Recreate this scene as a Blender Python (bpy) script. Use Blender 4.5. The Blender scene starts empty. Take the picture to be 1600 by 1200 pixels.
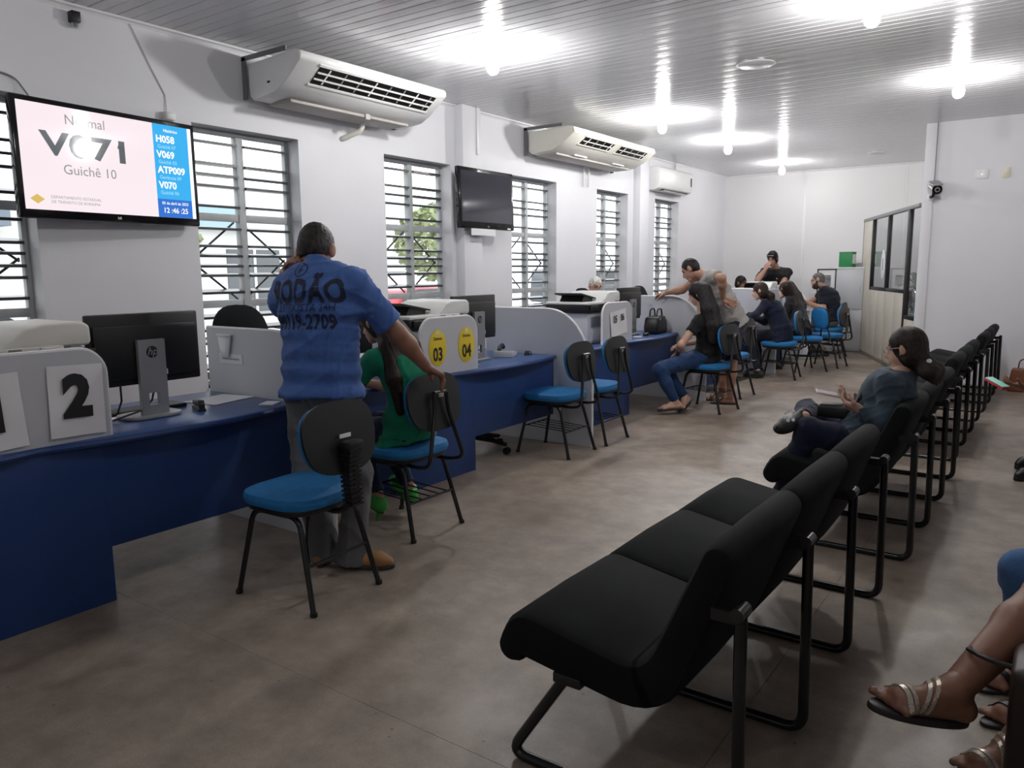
import bpy, bmesh, math, random
import numpy as np
from mathutils import Vector, Matrix, noise
from mathutils.bvhtree import BVHTree

PI = math.pi
random.seed(7)
rng = np.random.RandomState(7)
S = bpy.context.scene
COL = S.collection

# ------------------------------------------------------------------ camera
FPX, CX, CY = 1200.0, 800.0, 600.0
EYE = np.array([0.0, 0.0, 1.45])
def _basis():
    y = np.array([(1665.0 - CX) / FPX, (416.0 - CY) / FPX, 1.0]); y /= np.linalg.norm(y)
    z = np.cross(y, np.array([1.0, -0.0083, 0.0]))
    if z[1] > 0: z = -z
    z /= np.linalg.norm(z)
    return np.stack([np.cross(y, z), y, z])
RW = _basis()
def at(px, py, d):
    "world point seen at pixel px,py at forward depth d"
    return EYE + d * (RW @ np.array([(px - CX) / FPX, (py - CY) / FPX, 1.0]))
cam_data = bpy.data.cameras.new('camera')
cam_data.sensor_fit = 'HORIZONTAL'; cam_data.sensor_width = 36.0
cam_data.lens = 36.0 * FPX / 1600.0
cam_data.clip_end = 200
cam = bpy.data.objects.new('camera', cam_data); COL.objects.link(cam)
m3 = Matrix([[RW[i][0], -RW[i][1], -RW[i][2]] for i in range(3)])
cam.matrix_world = Matrix.Translation(Vector(EYE)) @ m3.to_4x4()
S.camera = cam

# ------------------------------------------------------------------ sky, exposure
S.view_settings.view_transform = 'Standard'
try: S.view_settings.look = 'None'
except Exception: pass
S.view_settings.gamma = 1.0
S.view_settings.use_curve_mapping = False
S.view_settings.exposure = 0.12
world = bpy.data.worlds.new('overcast_sky'); S.world = world; world.use_nodes = True
wn = world.node_tree.nodes; bg = wn['Background']
bg.inputs[0].default_value = (0.93, 0.97, 1.0, 1); bg.inputs[1].default_value = 2.6
LAMP_POWER = 500.0      # emission strength of each ceiling bulb
SKIP_PEOPLE = False

# ------------------------------------------------------------------ materials
MATS = {}
def pbr(name, col, rough=0.5, metal=0.0, var=None, bump=None, spec=None, emit=None, coat=0.0, trans=0.0, sheen=0.0, alpha=None):
    if name in MATS: return MATS[name]
    m = bpy.data.materials.new(name); m.use_nodes = True
    nt = m.node_tree; b = nt.nodes['Principled BSDF']
    b.inputs['Base Color'].default_value = (*col, 1); b.inputs['Roughness'].default_value = rough
    b.inputs['Metallic'].default_value = metal
    if spec is not None: b.inputs['Specular IOR Level'].default_value = spec
    if coat: b.inputs['Coat Weight'].default_value = coat; b.inputs['Coat Roughness'].default_value = 0.08
    if trans: b.inputs['Transmission Weight'].default_value = trans
    if sheen: b.inputs['Sheen Weight'].default_value = sheen
    if emit: b.inputs['Emission Color'].default_value = (*emit[0], 1); b.inputs['Emission Strength'].default_value = emit[1]
    if var or bump:
        tc = nt.nodes.new('ShaderNodeTexCoord')
    if var:
        sc, amt = var[0], var[1]
        n = nt.nodes.new('ShaderNodeTexNoise'); n.inputs['Scale'].default_value = sc; n.inputs['Detail'].default_value = 5
        nt.links.new(tc.outputs['Object'], n.inputs['Vector'])
        r = nt.nodes.new('ShaderNodeValToRGB'); r.color_ramp.elements[0].position = 0.3; r.color_ramp.elements[1].position = 0.7
        c0 = tuple(max(0, c * (1 - amt)) for c in col); c1 = tuple(min(1, c * (1 + amt)) for c in col)
        r.color_ramp.elements[0].color = (*c0, 1); r.color_ramp.elements[1].color = (*c1, 1)
        nt.links.new(n.outputs['Fac'], r.inputs['Fac']); nt.links.new(r.outputs['Color'], b.inputs['Base Color'])
    if bump:
        sc, st = bump[0], bump[1]
        n = nt.nodes.new('ShaderNodeTexNoise'); n.inputs['Scale'].default_value = sc; n.inputs['Detail'].default_value = 4
        nt.links.new(tc.outputs['Object'], n.inputs['Vector'])
        bp = nt.nodes.new('ShaderNodeBump'); bp.inputs['Strength'].default_value = st; bp.inputs['Distance'].default_value = bump[2] if len(bump) > 2 else 0.01
        nt.links.new(n.outputs['Fac'], bp.inputs['Height']); nt.links.new(bp.outputs['Normal'], b.inputs['Normal'])
    MATS[name] = m
    return m

M_WALL = pbr('wall_paint', (0.72, 0.72, 0.75), 0.55, var=(1.3, 0.03), bump=(55, 0.08, 0.002))
M_WALLB = pbr('back_wall_panel', (0.74, 0.73, 0.74), 0.5, var=(0.8, 0.02))
M_CEIL = pbr('pvc_ceiling', (0.66, 0.66, 0.68), 0.16, spec=0.5, bump=(3.0, 0.06, 0.01))
M_TRIM = pbr('white_trim', (0.78, 0.78, 0.79), 0.4)
M_STEEL = pbr('window_grey_paint', (0.42, 0.44, 0.45), 0.45, var=(9, 0.08))
M_BLADE = pbr('louver_blade_dark', (0.045, 0.05, 0.055), 0.35, var=(5, 0.3))
M_BLACKP = pbr('black_plastic', (0.008, 0.008, 0.0085), 0.42, bump=(220, 0.05, 0.001))
M_BLACKG = pbr('black_gloss', (0.006, 0.006, 0.007), 0.12)
M_SCREEN = pbr('dark_screen_reflection_tint', (0.016, 0.016, 0.03), 0.05, coat=0.5)  # bluish cast of the reflected room is put into the base colour
M_BLACKM = pbr('black_painted_steel', (0.012, 0.012, 0.013), 0.25)
M_CHROME = pbr('worn_metal', (0.55, 0.55, 0.55), 0.3, 0.9)
M_WHITEP = pbr('white_plastic', (0.78, 0.78, 0.76), 0.35)
M_CREAM = pbr('cream_plastic', (0.72, 0.70, 0.64), 0.42, var=(4, 0.03))
M_ACW = pbr('air_conditioner_white', (0.80, 0.80, 0.79), 0.35, var=(3, 0.04))
M_ACC = pbr('air_conditioner_cream', (0.76, 0.74, 0.66), 0.38, var=(3, 0.04))
M_GREYP = pbr('grey_plastic', (0.22, 0.23, 0.24), 0.4)
M_SILVER = pbr('silver_plastic', (0.34, 0.34, 0.345), 0.33, 0.35)
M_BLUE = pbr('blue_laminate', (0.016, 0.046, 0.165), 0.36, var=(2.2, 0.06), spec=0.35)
M_BLUETOP = pbr('blue_laminate_top_sheen', (0.04, 0.088, 0.24), 0.30, var=(3, 0.05))  # lighter than the front: sheen on the top is put into the colour
M_PANEL = pbr('grey_laminate', (0.56, 0.57, 0.61), 0.42, var=(2, 0.03))
M_EDGE = pbr('white_edge_band', (0.80, 0.80, 0.80), 0.4)
M_PAPER = pbr('paper_white', (0.82, 0.82, 0.84), 0.7, bump=(14, 0.25, 0.01))
M_INK = pbr('black_ink', (0.012, 0.012, 0.012), 0.6)
M_GREYINK = pbr('grey_ink', (0.35, 0.35, 0.36), 0.6)
M_SEATBLUE = pbr('blue_upholstery', (0.008, 0.16, 0.41), 0.75, var=(30, 0.12), bump=(420, 0.2, 0.002))
M_BENCH = pbr('black_bench_fabric', (0.0085, 0.0095, 0.0105), 0.9, var=(6, 0.25), bump=(500, 0.25, 0.002), spec=0.18)
def bulbm(q): return pbr('bulb_glow_%d' % int(q * 100), (1, 1, 1), 0.5, emit=((1.0, 0.985, 0.97), LAMP_POWER * q))
M_BEIGE = pbr('partition_beige', (0.62, 0.58, 0.50), 0.45, var=(1.5, 0.05))
M_YELLOW = pbr('yellow_sticker', (0.80, 0.60, 0.03), 0.45)
M_CEMENT = pbr('outside_concrete', (0.62, 0.61, 0.58), 0.85, var=(0.7, 0.1))
def glass_mat():
    m = bpy.data.materials.new('thin_glass'); m.use_nodes = True; nt = m.node_tree
    nt.nodes.remove(nt.nodes['Principled BSDF'])
    g = nt.nodes.new('ShaderNodeBsdfGlossy'); g.inputs['Roughness'].default_value = 0.03
    t = nt.nodes.new('ShaderNodeBsdfTransparent'); t.inputs[0].default_value = (0.9, 0.92, 0.93, 1)
    x = nt.nodes.new('ShaderNodeMixShader'); lw = nt.nodes.new('ShaderNodeLayerWeight'); lw.inputs[0].default_value = 0.5
    pw = nt.nodes.new('ShaderNodeMath'); pw.operation = 'POWER'; pw.inputs[1].default_value = 5; ml = nt.nodes.new('ShaderNodeMath'); ml.operation = 'MULTIPLY_ADD'; ml.inputs[1].default_value = 0.8; ml.inputs[2].default_value = 0.04
    nt.links.new(lw.outputs['Facing'], pw.inputs[0]); nt.links.new(pw.outputs[0], ml.inputs[0])
    nt.links.new(ml.outputs[0], x.inputs[0]); nt.links.new(t.outputs[0], x.inputs[1]); nt.links.new(g.outputs[0], x.inputs[2])
    nt.links.new(x.outputs[0], nt.nodes['Material Output'].inputs[0]); return m
M_GLASS = glass_mat()
def floor_mat():
    m = bpy.data.materials.new('polished_cement_floor'); m.use_nodes = True; nt = m.node_tree; b = nt.nodes['Principled BSDF']
    tc = nt.nodes.new('ShaderNodeTexCoord')
    def nz(scale, detail, rough=0.6):
        n = nt.nodes.new('ShaderNodeTexNoise'); n.inputs['Scale'].default_value = scale; n.inputs['Detail'].default_value = detail
        n.inputs['Roughness'].default_value = rough; nt.links.new(tc.outputs['Object'], n.inputs['Vector']); return n
    def ramp(src, p0, c0, p1, c1):
        r = nt.nodes.new('ShaderNodeValToRGB'); r.color_ramp.elements[0].position = p0; r.color_ramp.elements[0].color = (*c0, 1)
        r.color_ramp.elements[1].position = p1; r.color_ramp.elements[1].color = (*c1, 1); nt.links.new(src, r.inputs['Fac']); return r
    def mix(mode, fac, a, b_):
        x = nt.nodes.new('ShaderNodeMix'); x.data_type = 'RGBA'; x.blend_type = mode; x.inputs[0].default_value = fac
        nt.links.new(a, x.inputs[6]); nt.links.new(b_, x.inputs[7]); return x
    big = ramp(nz(0.75, 7, 0.62).outputs['Fac'], 0.34, (0.225, 0.178, 0.140), 0.68, (0.40, 0.338, 0.284))
    mid = ramp(nz(6, 6, 0.7).outputs['Fac'], 0.3, (0.72, 0.72, 0.72), 0.7, (1.12, 1.1, 1.08))
    fine = ramp(nz(190, 3, 0.7).outputs['Fac'], 0.35, (0.72, 0.72, 0.72), 0.62, (1.12, 1.12, 1.12))
    vo = nt.nodes.new('ShaderNodeTexVoronoi'); vo.inputs['Scale'].default_value = 9; nt.links.new(tc.outputs['Object'], vo.inputs['Vector'])
    pit = ramp(vo.outputs['Distance'], 0.035, (0.35, 0.33, 0.31), 0.06, (1, 1, 1))
    big = mix('MULTIPLY', 0.85, big.outputs['Color'], pit.outputs['Color'])
    a = mix('MULTIPLY', 1.0, big.outputs[2], mid.outputs['Color'])
    a2 = mix('MULTIPLY', 0.7, a.outputs[2], fine.outputs['Color'])
    nt.links.new(a2.outputs[2], b.inputs['Base Color'])
    rr = ramp(nz(2.3, 5).outputs['Fac'], 0.3, (0.30,) * 3, 0.7, (0.52,) * 3)
    nt.links.new(rr.outputs['Color'], b.inputs['Roughness'])
    bp = nt.nodes.new('ShaderNodeBump'); bp.inputs['Strength'].default_value = 0.12; bp.inputs['Distance'].default_value = 0.004
    nt.links.new(nz(35, 4).outputs['Fac'], bp.inputs['Height']); nt.links.new(bp.outputs['Normal'], b.inputs['Normal'])
    b.inputs['Specular IOR Level'].default_value = 0.42
    return m
M_FLOOR = floor_mat()
def skin(name, col): return pbr(name, col, 0.5, var=(18, 0.08), bump=(160, 0.08, 0.002))
def cloth(name, col, rough=0.85): return pbr(name, col, rough, var=(7, 0.10), bump=(26, 0.35, 0.012), spec=0.25, sheen=0.1)
def hairm(name, col):
    if name in MATS: return MATS[name]
    m = pbr(name, col, 0.5, spec=0.22); nt = m.node_tree; b = nt.nodes['Principled BSDF']
    tc = nt.nodes.new('ShaderNodeTexCoord'); mp = nt.nodes.new('ShaderNodeMapping'); mp.inputs['Scale'].default_value = (110, 110, 12)
    n2 = nt.nodes.new('ShaderNodeTexNoise'); n2.inputs['Scale'].default_value = 45; n2.inputs['Detail'].default_value = 5; nt.links.new(tc.outputs['Object'], n2.inputs['Vector'])
    r2 = nt.nodes.new('ShaderNodeValToRGB'); r2.color_ramp.elements[0].position = .35; r2.color_ramp.elements[1].position = .7
    r2.color_ramp.elements[0].color = (*[c * .6 for c in col], 1); r2.color_ramp.elements[1].color = (*[min(1, c * 1.7) for c in col], 1)
    nt.links.new(n2.outputs['Fac'], r2.inputs['Fac']); nt.links.new(r2.outputs['Color'], b.inputs['Base Color'])
    n = nt.nodes.new('ShaderNodeTexNoise'); n.inputs['Scale'].default_value = 1.0; n.inputs['Detail'].default_value = 3
    bp = nt.nodes.new('ShaderNodeBump'); bp.inputs['Strength'].default_value = 0.35; bp.inputs['Distance'].default_value = 0.006
    nt.links.new(tc.outputs['Object'], mp.inputs[0]); nt.links.new(mp.outputs[0], n.inputs['Vector'])
    nt.links.new(n.outputs['Fac'], bp.inputs['Height']); nt.links.new(bp.outputs['Normal'], b.inputs['Normal']); return m

# ------------------------------------------------------------------ mesh building
class MB:
    def __init__(s): s.v = []; s.f = []; s.mi = []; s.sm = []
    def add(s, vs, fs, mi=0, smooth=False):
        o = len(s.v); s.v += [tuple(map(float, v)) for v in vs]
        for f in fs: s.f.append([i + o for i in f]); s.mi.append(mi); s.sm.append(smooth)
        return s
    def box(s, x0, x1, y0, y1, z0, z1, mi=0, M=None):
        vs = [Vector((x, y, z)) for x in (x0, x1) for y in (y0, y1) for z in (z0, z1)]
        if M is not None: vs = [M @ v for v in vs]
        return s.add(vs, [(0, 1, 3, 2), (4, 6, 7, 5), (0, 4, 5, 1), (2, 3, 7, 6), (0, 2, 6, 4), (1, 5, 7, 3)], mi)
    def prism(s, poly, axis, a0, a1, mi=0, M=None, smooth=False):
        "extrude a closed 2D polygon along axis ('x','y','z')"
        def p3(u, v, a): return {'x': (a, u, v), 'y': (u, a, v), 'z': (u, v, a)}[axis]
        n = len(poly); vs = [Vector(p3(u, v, a0)) for u, v in poly] + [Vector(p3(u, v, a1)) for u, v in poly]
        if M is not None: vs = [M @ v for v in vs]
        fs = [(i, (i + 1) % n, n + (i + 1) % n, n + i) for i in range(n)]
        s.add(vs, fs, mi, smooth)
        o = len(s.v) - 2 * n
        s.f.append([o + i for i in range(n)][::-1]); s.f.append([o + n + i for i in range(n)]); s.mi += [mi, mi]; s.sm += [False, False]
        return s
    def tube(s, pts, r, n=10, mi=0, closed=False, cap=True, rs=None):
        P = [Vector(p) for p in pts]; k = len(P); rings = []
        d0 = (P[1] - P[0]).normalized(); u = d0.orthogonal().normalized()
        for i in range(k):
            if closed: t = (P[(i + 1) % k] - P[i - 1]).normalized()
            elif i == 0: t = (P[1] - P[0]).normalized()
            elif i == k - 1: t = (P[-1] - P[-2]).normalized()
            else: t = ((P[i + 1] - P[i]).normalized() + (P[i] - P[i - 1]).normalized()).normalized()
            u = (u - t * u.dot(t));
            u = u.normalized() if u.length > 1e-6 else t.orthogonal().normalized()
            w = t.cross(u); rr = rs[i] if rs else r
            rings.append([P[i] + (u * math.cos(2 * PI * j / n) + w * math.sin(2 * PI * j / n)) * rr for j in range(n)])
        vs = [v for ring in rings for v in ring]; fs = []
        for i in range(k if closed else k - 1):
            a, b = i * n, ((i + 1) % k) * n
            for j in range(n): fs.append((a + j, a + (j + 1) % n, b + (j + 1) % n, b + j))
        if cap and not closed: fs += [tuple(range(n))[::-1], tuple((k - 1) * n + j for j in range(n))]
        return s.add(vs, fs, mi, True)
    def cyl(s, a, b, r, n=16, mi=0, r2=None):
        return s.tube([a, b], r, n, mi, rs=[r, r if r2 is None else r2])
    def lathe(s, c, prof, n=24, mi=0, axis=(0, 0, 1)):
        "revolve (radius, height) profile about axis through c"
        ax = Vector(axis).normalized(); u = ax.orthogonal().normalized(); w = ax.cross(u); c = Vector(c); vs = []; fs = []
        for r, h in prof:
            for j in range(n): vs.append(c + ax * h + (u * math.cos(2 * PI * j / n) + w * math.sin(2 * PI * j / n)) * max(r, 1e-4))
        for i in range(len(prof) - 1):
            for j in range(n): fs.append((i * n + j, i * n + (j + 1) % n, (i + 1) * n + (j + 1) % n, (i + 1) * n + j))
        fs += [tuple(range(n))[::-1], tuple((len(prof) - 1) * n + j for j in range(n))]
        return s.add(vs, fs, mi, True)
    def slab(s, outline, z0, z1, r, mi=0, M=None, dome=0.0):
        "pillow-like slab from an outline (list of xy), rounded rim r; dome raises the middle of the top"
        n = len(outline); cx = sum(p[0] for p in outline) / n; cy = sum(p[1] for p in outline) / n
        def ring(inset, z):
            out = []
            for x, y in outline:
                L = math.hypot(x - cx, y - cy) or 1; k = max(0, (L - inset) / L); out.append(Vector((cx + (x - cx) * k, cy + (y - cy) * k, z)))
            return out
        R = [ring(r, z0), ring(r * 0.3, z0 + r * 0.3), ring(0, z0 + r)]
        if z1 - z0 > 2 * r + 1e-5: R.append(ring(0, z1 - r))
        R += [ring(r * 0.3, z1 - r * 0.3), ring(r, z1)]
        if dome:
            for q in (0.35, 0.7):
                rr = []
                for v in ring(r, z1): rr.append(Vector((cx + (v.x - cx) * (1 - q), cy + (v.y - cy) * (1 - q), z1 + dome * (1 - (1 - q) ** 2))))
                R.append(rr)
        vs = [v for g in R for v in g]
        if M is not None: vs = [M @ v for v in vs]
        fs = []
        for i in range(len(R) - 1):
            for j in range(n): fs.append((i * n + j, i * n + (j + 1) % n, (i + 1) * n + (j + 1) % n, (i + 1) * n + j))
        fs += [tuple(range(n))[::-1], tuple((len(R) - 1) * n + j for j in range(n))]
        return s.add(vs, fs, mi, True)
    def build(s, name, mats, parent=None, loc=(0, 0, 0), bevel=0.0, seg=2, smooth=None):
        me = bpy.data.meshes.new(name); me.from_pydata([tuple(v) for v in s.v], [], s.f)
        if not isinstance(mats, (list, tuple)): mats = [mats]
        for m in mats: me.materials.append(m)
        me.polygons.foreach_set('material_index', s.mi)
        me.polygons.foreach_set('use_smooth', s.sm if smooth is None else [smooth] * len(s.f))
        bm = bmesh.new(); bm.from_mesh(me)
        bmesh.ops.recalc_face_normals(bm, faces=bm.faces)
        if bevel > 0:
            es = [e for e in bm.edges if len(e.link_faces) == 2 and e.calc_face_angle(0) > 0.6]
            r = bmesh.ops.bevel(bm, geom=es, offset=bevel, segments=seg, profile=0.5, affect='EDGES', clamp_overlap=True)
            for f in bm.faces: f.smooth = True
        if bevel > 0 or any(s.sm):
            for e in bm.edges:
                if len(e.link_faces) == 2 and e.calc_face_angle(0) > 0.7: e.smooth = False
        bm.to_mesh(me); bm.free(); me.update()
        return link(name, me, parent, loc)

def link(name, me, parent=None, loc=(0, 0, 0)):
    o = bpy.data.objects.new(name, me); COL.objects.link(o); o.location = loc
    if parent is not None: o.parent = parent
    return o
def tag(o, label=None, cat=None, group=None, kind=None):
    if label: o['label'] = label
    if cat: o['category'] = cat
    if group: o['group'] = group
    if kind: o['kind'] = kind
    return o
def thing(name, label, cat, loc=(0, 0, 0), rz=0.0, group=None):
    o = bpy.data.objects.new(name, None); COL.objects.link(o); o.location = loc; o.rotation_euler = (0, 0, rz); o.empty_display_size = 0.1
    return tag(o, label, cat, group)
def copy_tree(o, parent=None):
    c = o.copy(); COL.objects.link(c)
    if parent is not None: c.parent = parent
    for ch in list(o.children): copy_tree(ch, c)
    return c
def place(o, loc, rz=0.0, label=None, group=None):
    o.location = loc; o.rotation_euler = (0, 0, rz)
    if label: o['label'] = label
    if group: o['group'] = group
    return o
def superellipse(w, d, n=4.0, k=36, cx=0, cy=0):
    out = []
    for i in range(k):
        a = 2 * PI * i / k; c, q = math.cos(a), math.sin(a)
        out.append((cx + w / 2 * math.copysign(abs(c) ** (2 / n), c), cy + d / 2 * math.copysign(abs(q) ** (2 / n), q)))
    return out
def fillet(pts, r, n=5):
    "round the inner corners of a 3D polyline"
    P = [Vector(p) for p in pts]; out = [P[0]]
    for i in range(1, len(P) - 1):
        a, b, c = P[i - 1], P[i], P[i + 1]; u = (a - b); v = (c - b); q = min(r, u.length * 0.45, v.length * 0.45)
        u.normalize(); v.normalize(); p0, p1 = b + u * q, b + v * q
        for k in range(n + 1):
            t = k / n; out.append(p0 * (1 - t) ** 2 + b * 2 * t * (1 - t) + p1 * t * t)
    return out + [P[-1]]

# flat text as a mesh: origin o, right vector r, up vector u, text height h
def text_mesh(txt, h, bold=0.0, align='CENTER', shear=0.0, sx=1.0, spacing=1.0):
    cu = bpy.data.curves.new('text', 'FONT'); cu.body = txt; cu.size = 1.0; cu.align_x = align; cu.offset = bold; cu.shear = shear
    cu.space_character = spacing; cu.resolution_u = 3; cu.fill_mode = 'FRONT'
    ob = bpy.data.objects.new('text', cu); COL.objects.link(ob)
    dg = bpy.context.evaluated_depsgraph_get(); dg.update()
    me = ob.evaluated_get(dg).to_mesh()
    vs = [(v.co.x * h * sx, v.co.y * h) for v in me.vertices]; fs = [tuple(p.vertices) for p in me.polygons]
    ob.evaluated_get(dg).to_mesh_clear(); bpy.data.objects.remove(ob); bpy.data.curves.remove(cu)
    return vs, fs
def text(txt, h, o, r, u, mat, parent=None, name='lettering', lift=0.0015, base=(0, 0, 0), **kw):
    vs, fs = text_mesh(txt, h, **kw)
    o, r, u = Vector(o), Vector(r).normalized(), Vector(u).normalized(); n = r.cross(u)
    mb = MB(); mb.add([o + r * x + u * y + n * lift - Vector(base) for x, y in vs], fs)
    me = bpy.data.meshes.new(name); me.from_pydata(mb.v, [], mb.f); me.materials.append(mat)
    return link(name, me, parent)

# ------------------------------------------------------------------ setting
XW, CZ, YB, YN = -5.5, 3.22, 14.9, 11.1        # left wall, ceiling, back wall, return wall
XR, YF = 2.3, -2.6
def struct(o): o['kind'] = 'structure'; return o
mb = MB(); jx = [XW - 0.2, -0.752, XR + 0.2]; jy = [YF, 1.675, YB + 0.2]
for xa, xb in zip(jx, jx[1:]):
    for ya, yb_ in zip(jy, jy[1:]): mb.box(xa + 0.0012, xb - 0.0012, ya + 0.0008, yb_ - 0.0008, -0.12, 0)
mb.box(XW - 0.2, XR + 0.2, YF, YB + 0.2, -0.12, -0.003)
struct(mb.build('floor', M_FLOOR))
ceil = struct(MB().box(XW - 0.2, XR + 0.2, YF - 0.2, YB + 0.2, CZ + 0.012, CZ + 0.15).build('ceiling', M_TRIM))
PITCH = 0.2
prof = [(0.002, 0.006), (0.004, 0.0005), (0.02, 0), (0.06, 0.0007), (0.092, 0.0012), (0.096, 0.004), (0.104, 0.004), (0.108, 0.0012), (0.14, 0.0007), (0.18, 0), (0.194, 0.0005), (0.198, 0.006), (0.198, 0.012), (0.002, 0.012)]
mb = MB(); mb.prism(prof, 'x', XW, XR)
b0 = mb.build('ceiling_board', M_CEIL, ceil)
for p in b0.data.polygons: p.use_smooth = False
b0.location = (0, YF, CZ)
for i in range(1, int((YB - YF) / PITCH) + 1):
    b = b0.copy(); COL.objects.link(b); b.location = (0, YF + i * PITCH, CZ)

WIN = [(1.36, 2.37), (3.53, 4.54), (5.58, 6.59), (7.72, 8.735), (9.81, 10.77), (11.73, 12.67)]
SILL, HEAD = 0.54, 2.59
mb = MB(); ys = [YF] + [v for w in WIN for v in w] + [YB + 0.2]
for a, b in zip(ys[0::2], ys[1::2]): mb.box(XW - 0.2, XW, a, b, -0.1, CZ + 0.1)
for a, b in WIN: mb.box(XW - 0.2, XW, a, b, -0.1, SILL); mb.box(XW - 0.2, XW, a, b, HEAD, CZ + 0.1)
struct(mb.build('wall_left', M_WALL))
struct(MB().box(XW, XR, YB, YB + 0.2, -0.1, CZ + 0.1).build('wall_back', M_WALLB))
struct(MB().box(-1.42, XR, YN, YN + 0.14, -0.1, CZ + 0.1).build('wall_return', M_WALL))
struct(MB().box(XR, XR + 0.2, YF, YB + 0.2, -0.1, CZ + 0.1).build('wall_right', M_WALL))
struct(MB().box(XW - 0.2, XR + 0.2, YF - 0.2, YF, -0.1, CZ + 0.1).build('wall_front', M_WALL))
struct(MB().box(-1.54, -1.42, YN - 0.02, YN + 0.14, 0, CZ).build('trim_1', M_WALL, bevel=0.004))          # pilaster at the free end of the return wall
struct(MB().box(XW - 0.001, XW + 0.12, 6.66, 6.98, 0, CZ).build('trim_2', M_WALL, bevel=0.006))         # wall columns
struct(MB().box(XW - 0.001, XW + 0.12, 10.95, 11.25, 0, CZ).build('trim_3', M_WALL, bevel=0.006))
k = 4
for a, b in ((YF, 6.66), (6.98, 10.95), (11.25, YB)):
    struct(MB().prism([(XW, CZ), (XW + 0.035, CZ), (XW + 0.03, CZ - 0.012), (XW + 0.012, CZ - 0.02), (XW, CZ - 0.035)], 'y', a, b).build('trim_%d' % k, M_TRIM)); k += 1
for x in (-2.05, -2.32, -4.0):
    struct(MB().box(x - 0.02, x + 0.02, YB - 0.008, YB, 0, CZ).build('trim_%d' % k, M_TRIM, bevel=0.002)); k += 1
struct(MB().prism([(YB, CZ), (YB - 0.03, CZ), (YB - 0.02, CZ - 0.02), (YB, CZ - 0.03)], 'x', XW, XR).build('trim_%d' % k, M_TRIM)); k += 1

# windows: grey steel frame, two columns of louver blades, cross braces in the middle light
XF = XW - 0.16
def window(i, y0, y1):
    fr = MB(); t = 0.04; ym = (y0 + y1) / 2; T1, T2 = 1.90, 1.20
    fr.box(XF - 0.03, XF + 0.02, y0, y0 + t, SILL, HEAD); fr.box(XF - 0.03, XF + 0.02, y1 - t, y1, SILL, HEAD)
    fr.box(XF - 0.03, XF + 0.02, y0 + t, y1 - t, HEAD - t, HEAD); fr.box(XF - 0.03, XF + 0.02, y0 + t, y1 - t, SILL, SILL + t)
    w = struct(fr.build('window_%d' % i, M_STEEL, bevel=0.004))
    MB().box(XF - 0.03, XF + 0.03, ym - 0.035, ym + 0.035, SILL + t, HEAD - t).build('mullion', M_STEEL, w, bevel=0.005)
    for z in (T1, T2):
        for a, b in ((y0 + t, ym - 0.035), (ym + 0.035, y1 - t)): MB().box(XF - 0.025, XF + 0.022, a, b, z - 0.03, z + 0.03).build('transom', M_STEEL, w, bevel=0.004)
    rows = [(T1 + 0.03, HEAD - t, (0.10, 0.37, 0.51, 0.65, 0.90)), (T2 + 0.03, T1 - 0.03, (0.09, 0.31, 0.43, 0.56, 0.68, 0.89)), (SILL + t, T2 - 0.03, (0.12, 0.30, 0.47, 0.64, 0.82))]
    bl = None
    for a, b in ((y0 + t, ym - 0.035), (ym + 0.035, y1 - t)):
        for r, (z0, z1, fr_) in enumerate(rows):
            for q in fr_:
                z = z1 - (z1 - z0) * q
                if bl is None:
                    me = MB().prism([(-0.055, -0.005), (0.055, -0.016), (0.055, 0.004), (-0.055, 0.015)], 'y', -0.5, 0.5).build('louver_blade', M_BLADE, w)
                    bl = me
                else:
                    me = bl.copy(); COL.objects.link(me)
                me.location = (XF - 0.005, (a + b) / 2, z); me.scale = (1, b - a, 1)
                me.rotation_euler = (0, random.uniform(-0.08, 0.12), 0)
        for (p, q) in (((a, T1 - 0.36), (b, T1 - 0.03)), ((a, T1 - 0.34), (b, T2 + 0.03))):
            if a > ym: p, q = (b, p[1]), (a, q[1])
            MB().tube([(XF - 0.055, p[0], p[1]), (XF - 0.055, q[0], q[1])], 0.009, 8).build('brace_bar', M_BLADE, w)
    MB().box(XW - 0.19, XW + 0.015, y0 - 0.01, y1 + 0.01, SILL - 0.03, SILL).build('sill', M_TRIM, w, bevel=0.004)
    return w
for i, (a, b) in enumerate(WIN): window(i + 1, a, b)

# ------------------------------------------------------------------ ceiling lamps, plates, cameras
def lamp(loc, label, q=1.0):
    t = thing('ceiling_lamp', label, 'lamp', loc, 0, 'bare bulbs in ceramic holders on the ceiling')
    MB().lathe((0, 0, 0), [(0.02, 0), (0.068, 0), (0.07, -0.008), (0.062, -0.022), (0.03, -0.032)], 28).build('ceramic_base', M_WHITEP, t)
    MB().lathe((0, 0, -0.03), [(0.026, 0), (0.026, -0.03), (0.021, -0.05)], 20).build('socket', M_WHITEP, t)
    MB().lathe((0, 0, -0.075), [(0.015, 0), (0.022, -0.008), (0.04, -0.035), (0.05, -0.065), (0.05, -0.085), (0.042, -0.112), (0.024, -0.13), (0.004, -0.135)], 24).build('bulb', bulbm(q), t)
    return t
lamp((-3.87, 5.19, CZ), 'bare white bulb between the two nearest air conditioners, nearest the window wall')
lamp((-1.16, 5.72, CZ), 'bare white bulb cut by the top edge of the picture')
lamp((-0.94, 8.52, CZ), 'bare white bulb near the return wall and the security camera', 0.75)
lamp((-3.93, 8.54, CZ), 'bare white bulb above the cream air conditioner, second along the window side')
lamp((-3.90, 10.61, CZ), 'bare white bulb, third along the window side')
lamp((-4.00, 13.44, CZ), 'bare white bulb farthest away, close to the back wall', 0.55)
lamp((-3.9, 1.4, CZ), 'added fill bulb out of view near the lit television', 0.2)  # unseen fill light, added to brighten the near end of the room
lamp((-1.0, 2.6, CZ), 'added fill bulb out of view above the nearest bench', 0.35)  # unseen fill light, added over the foreground
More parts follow.
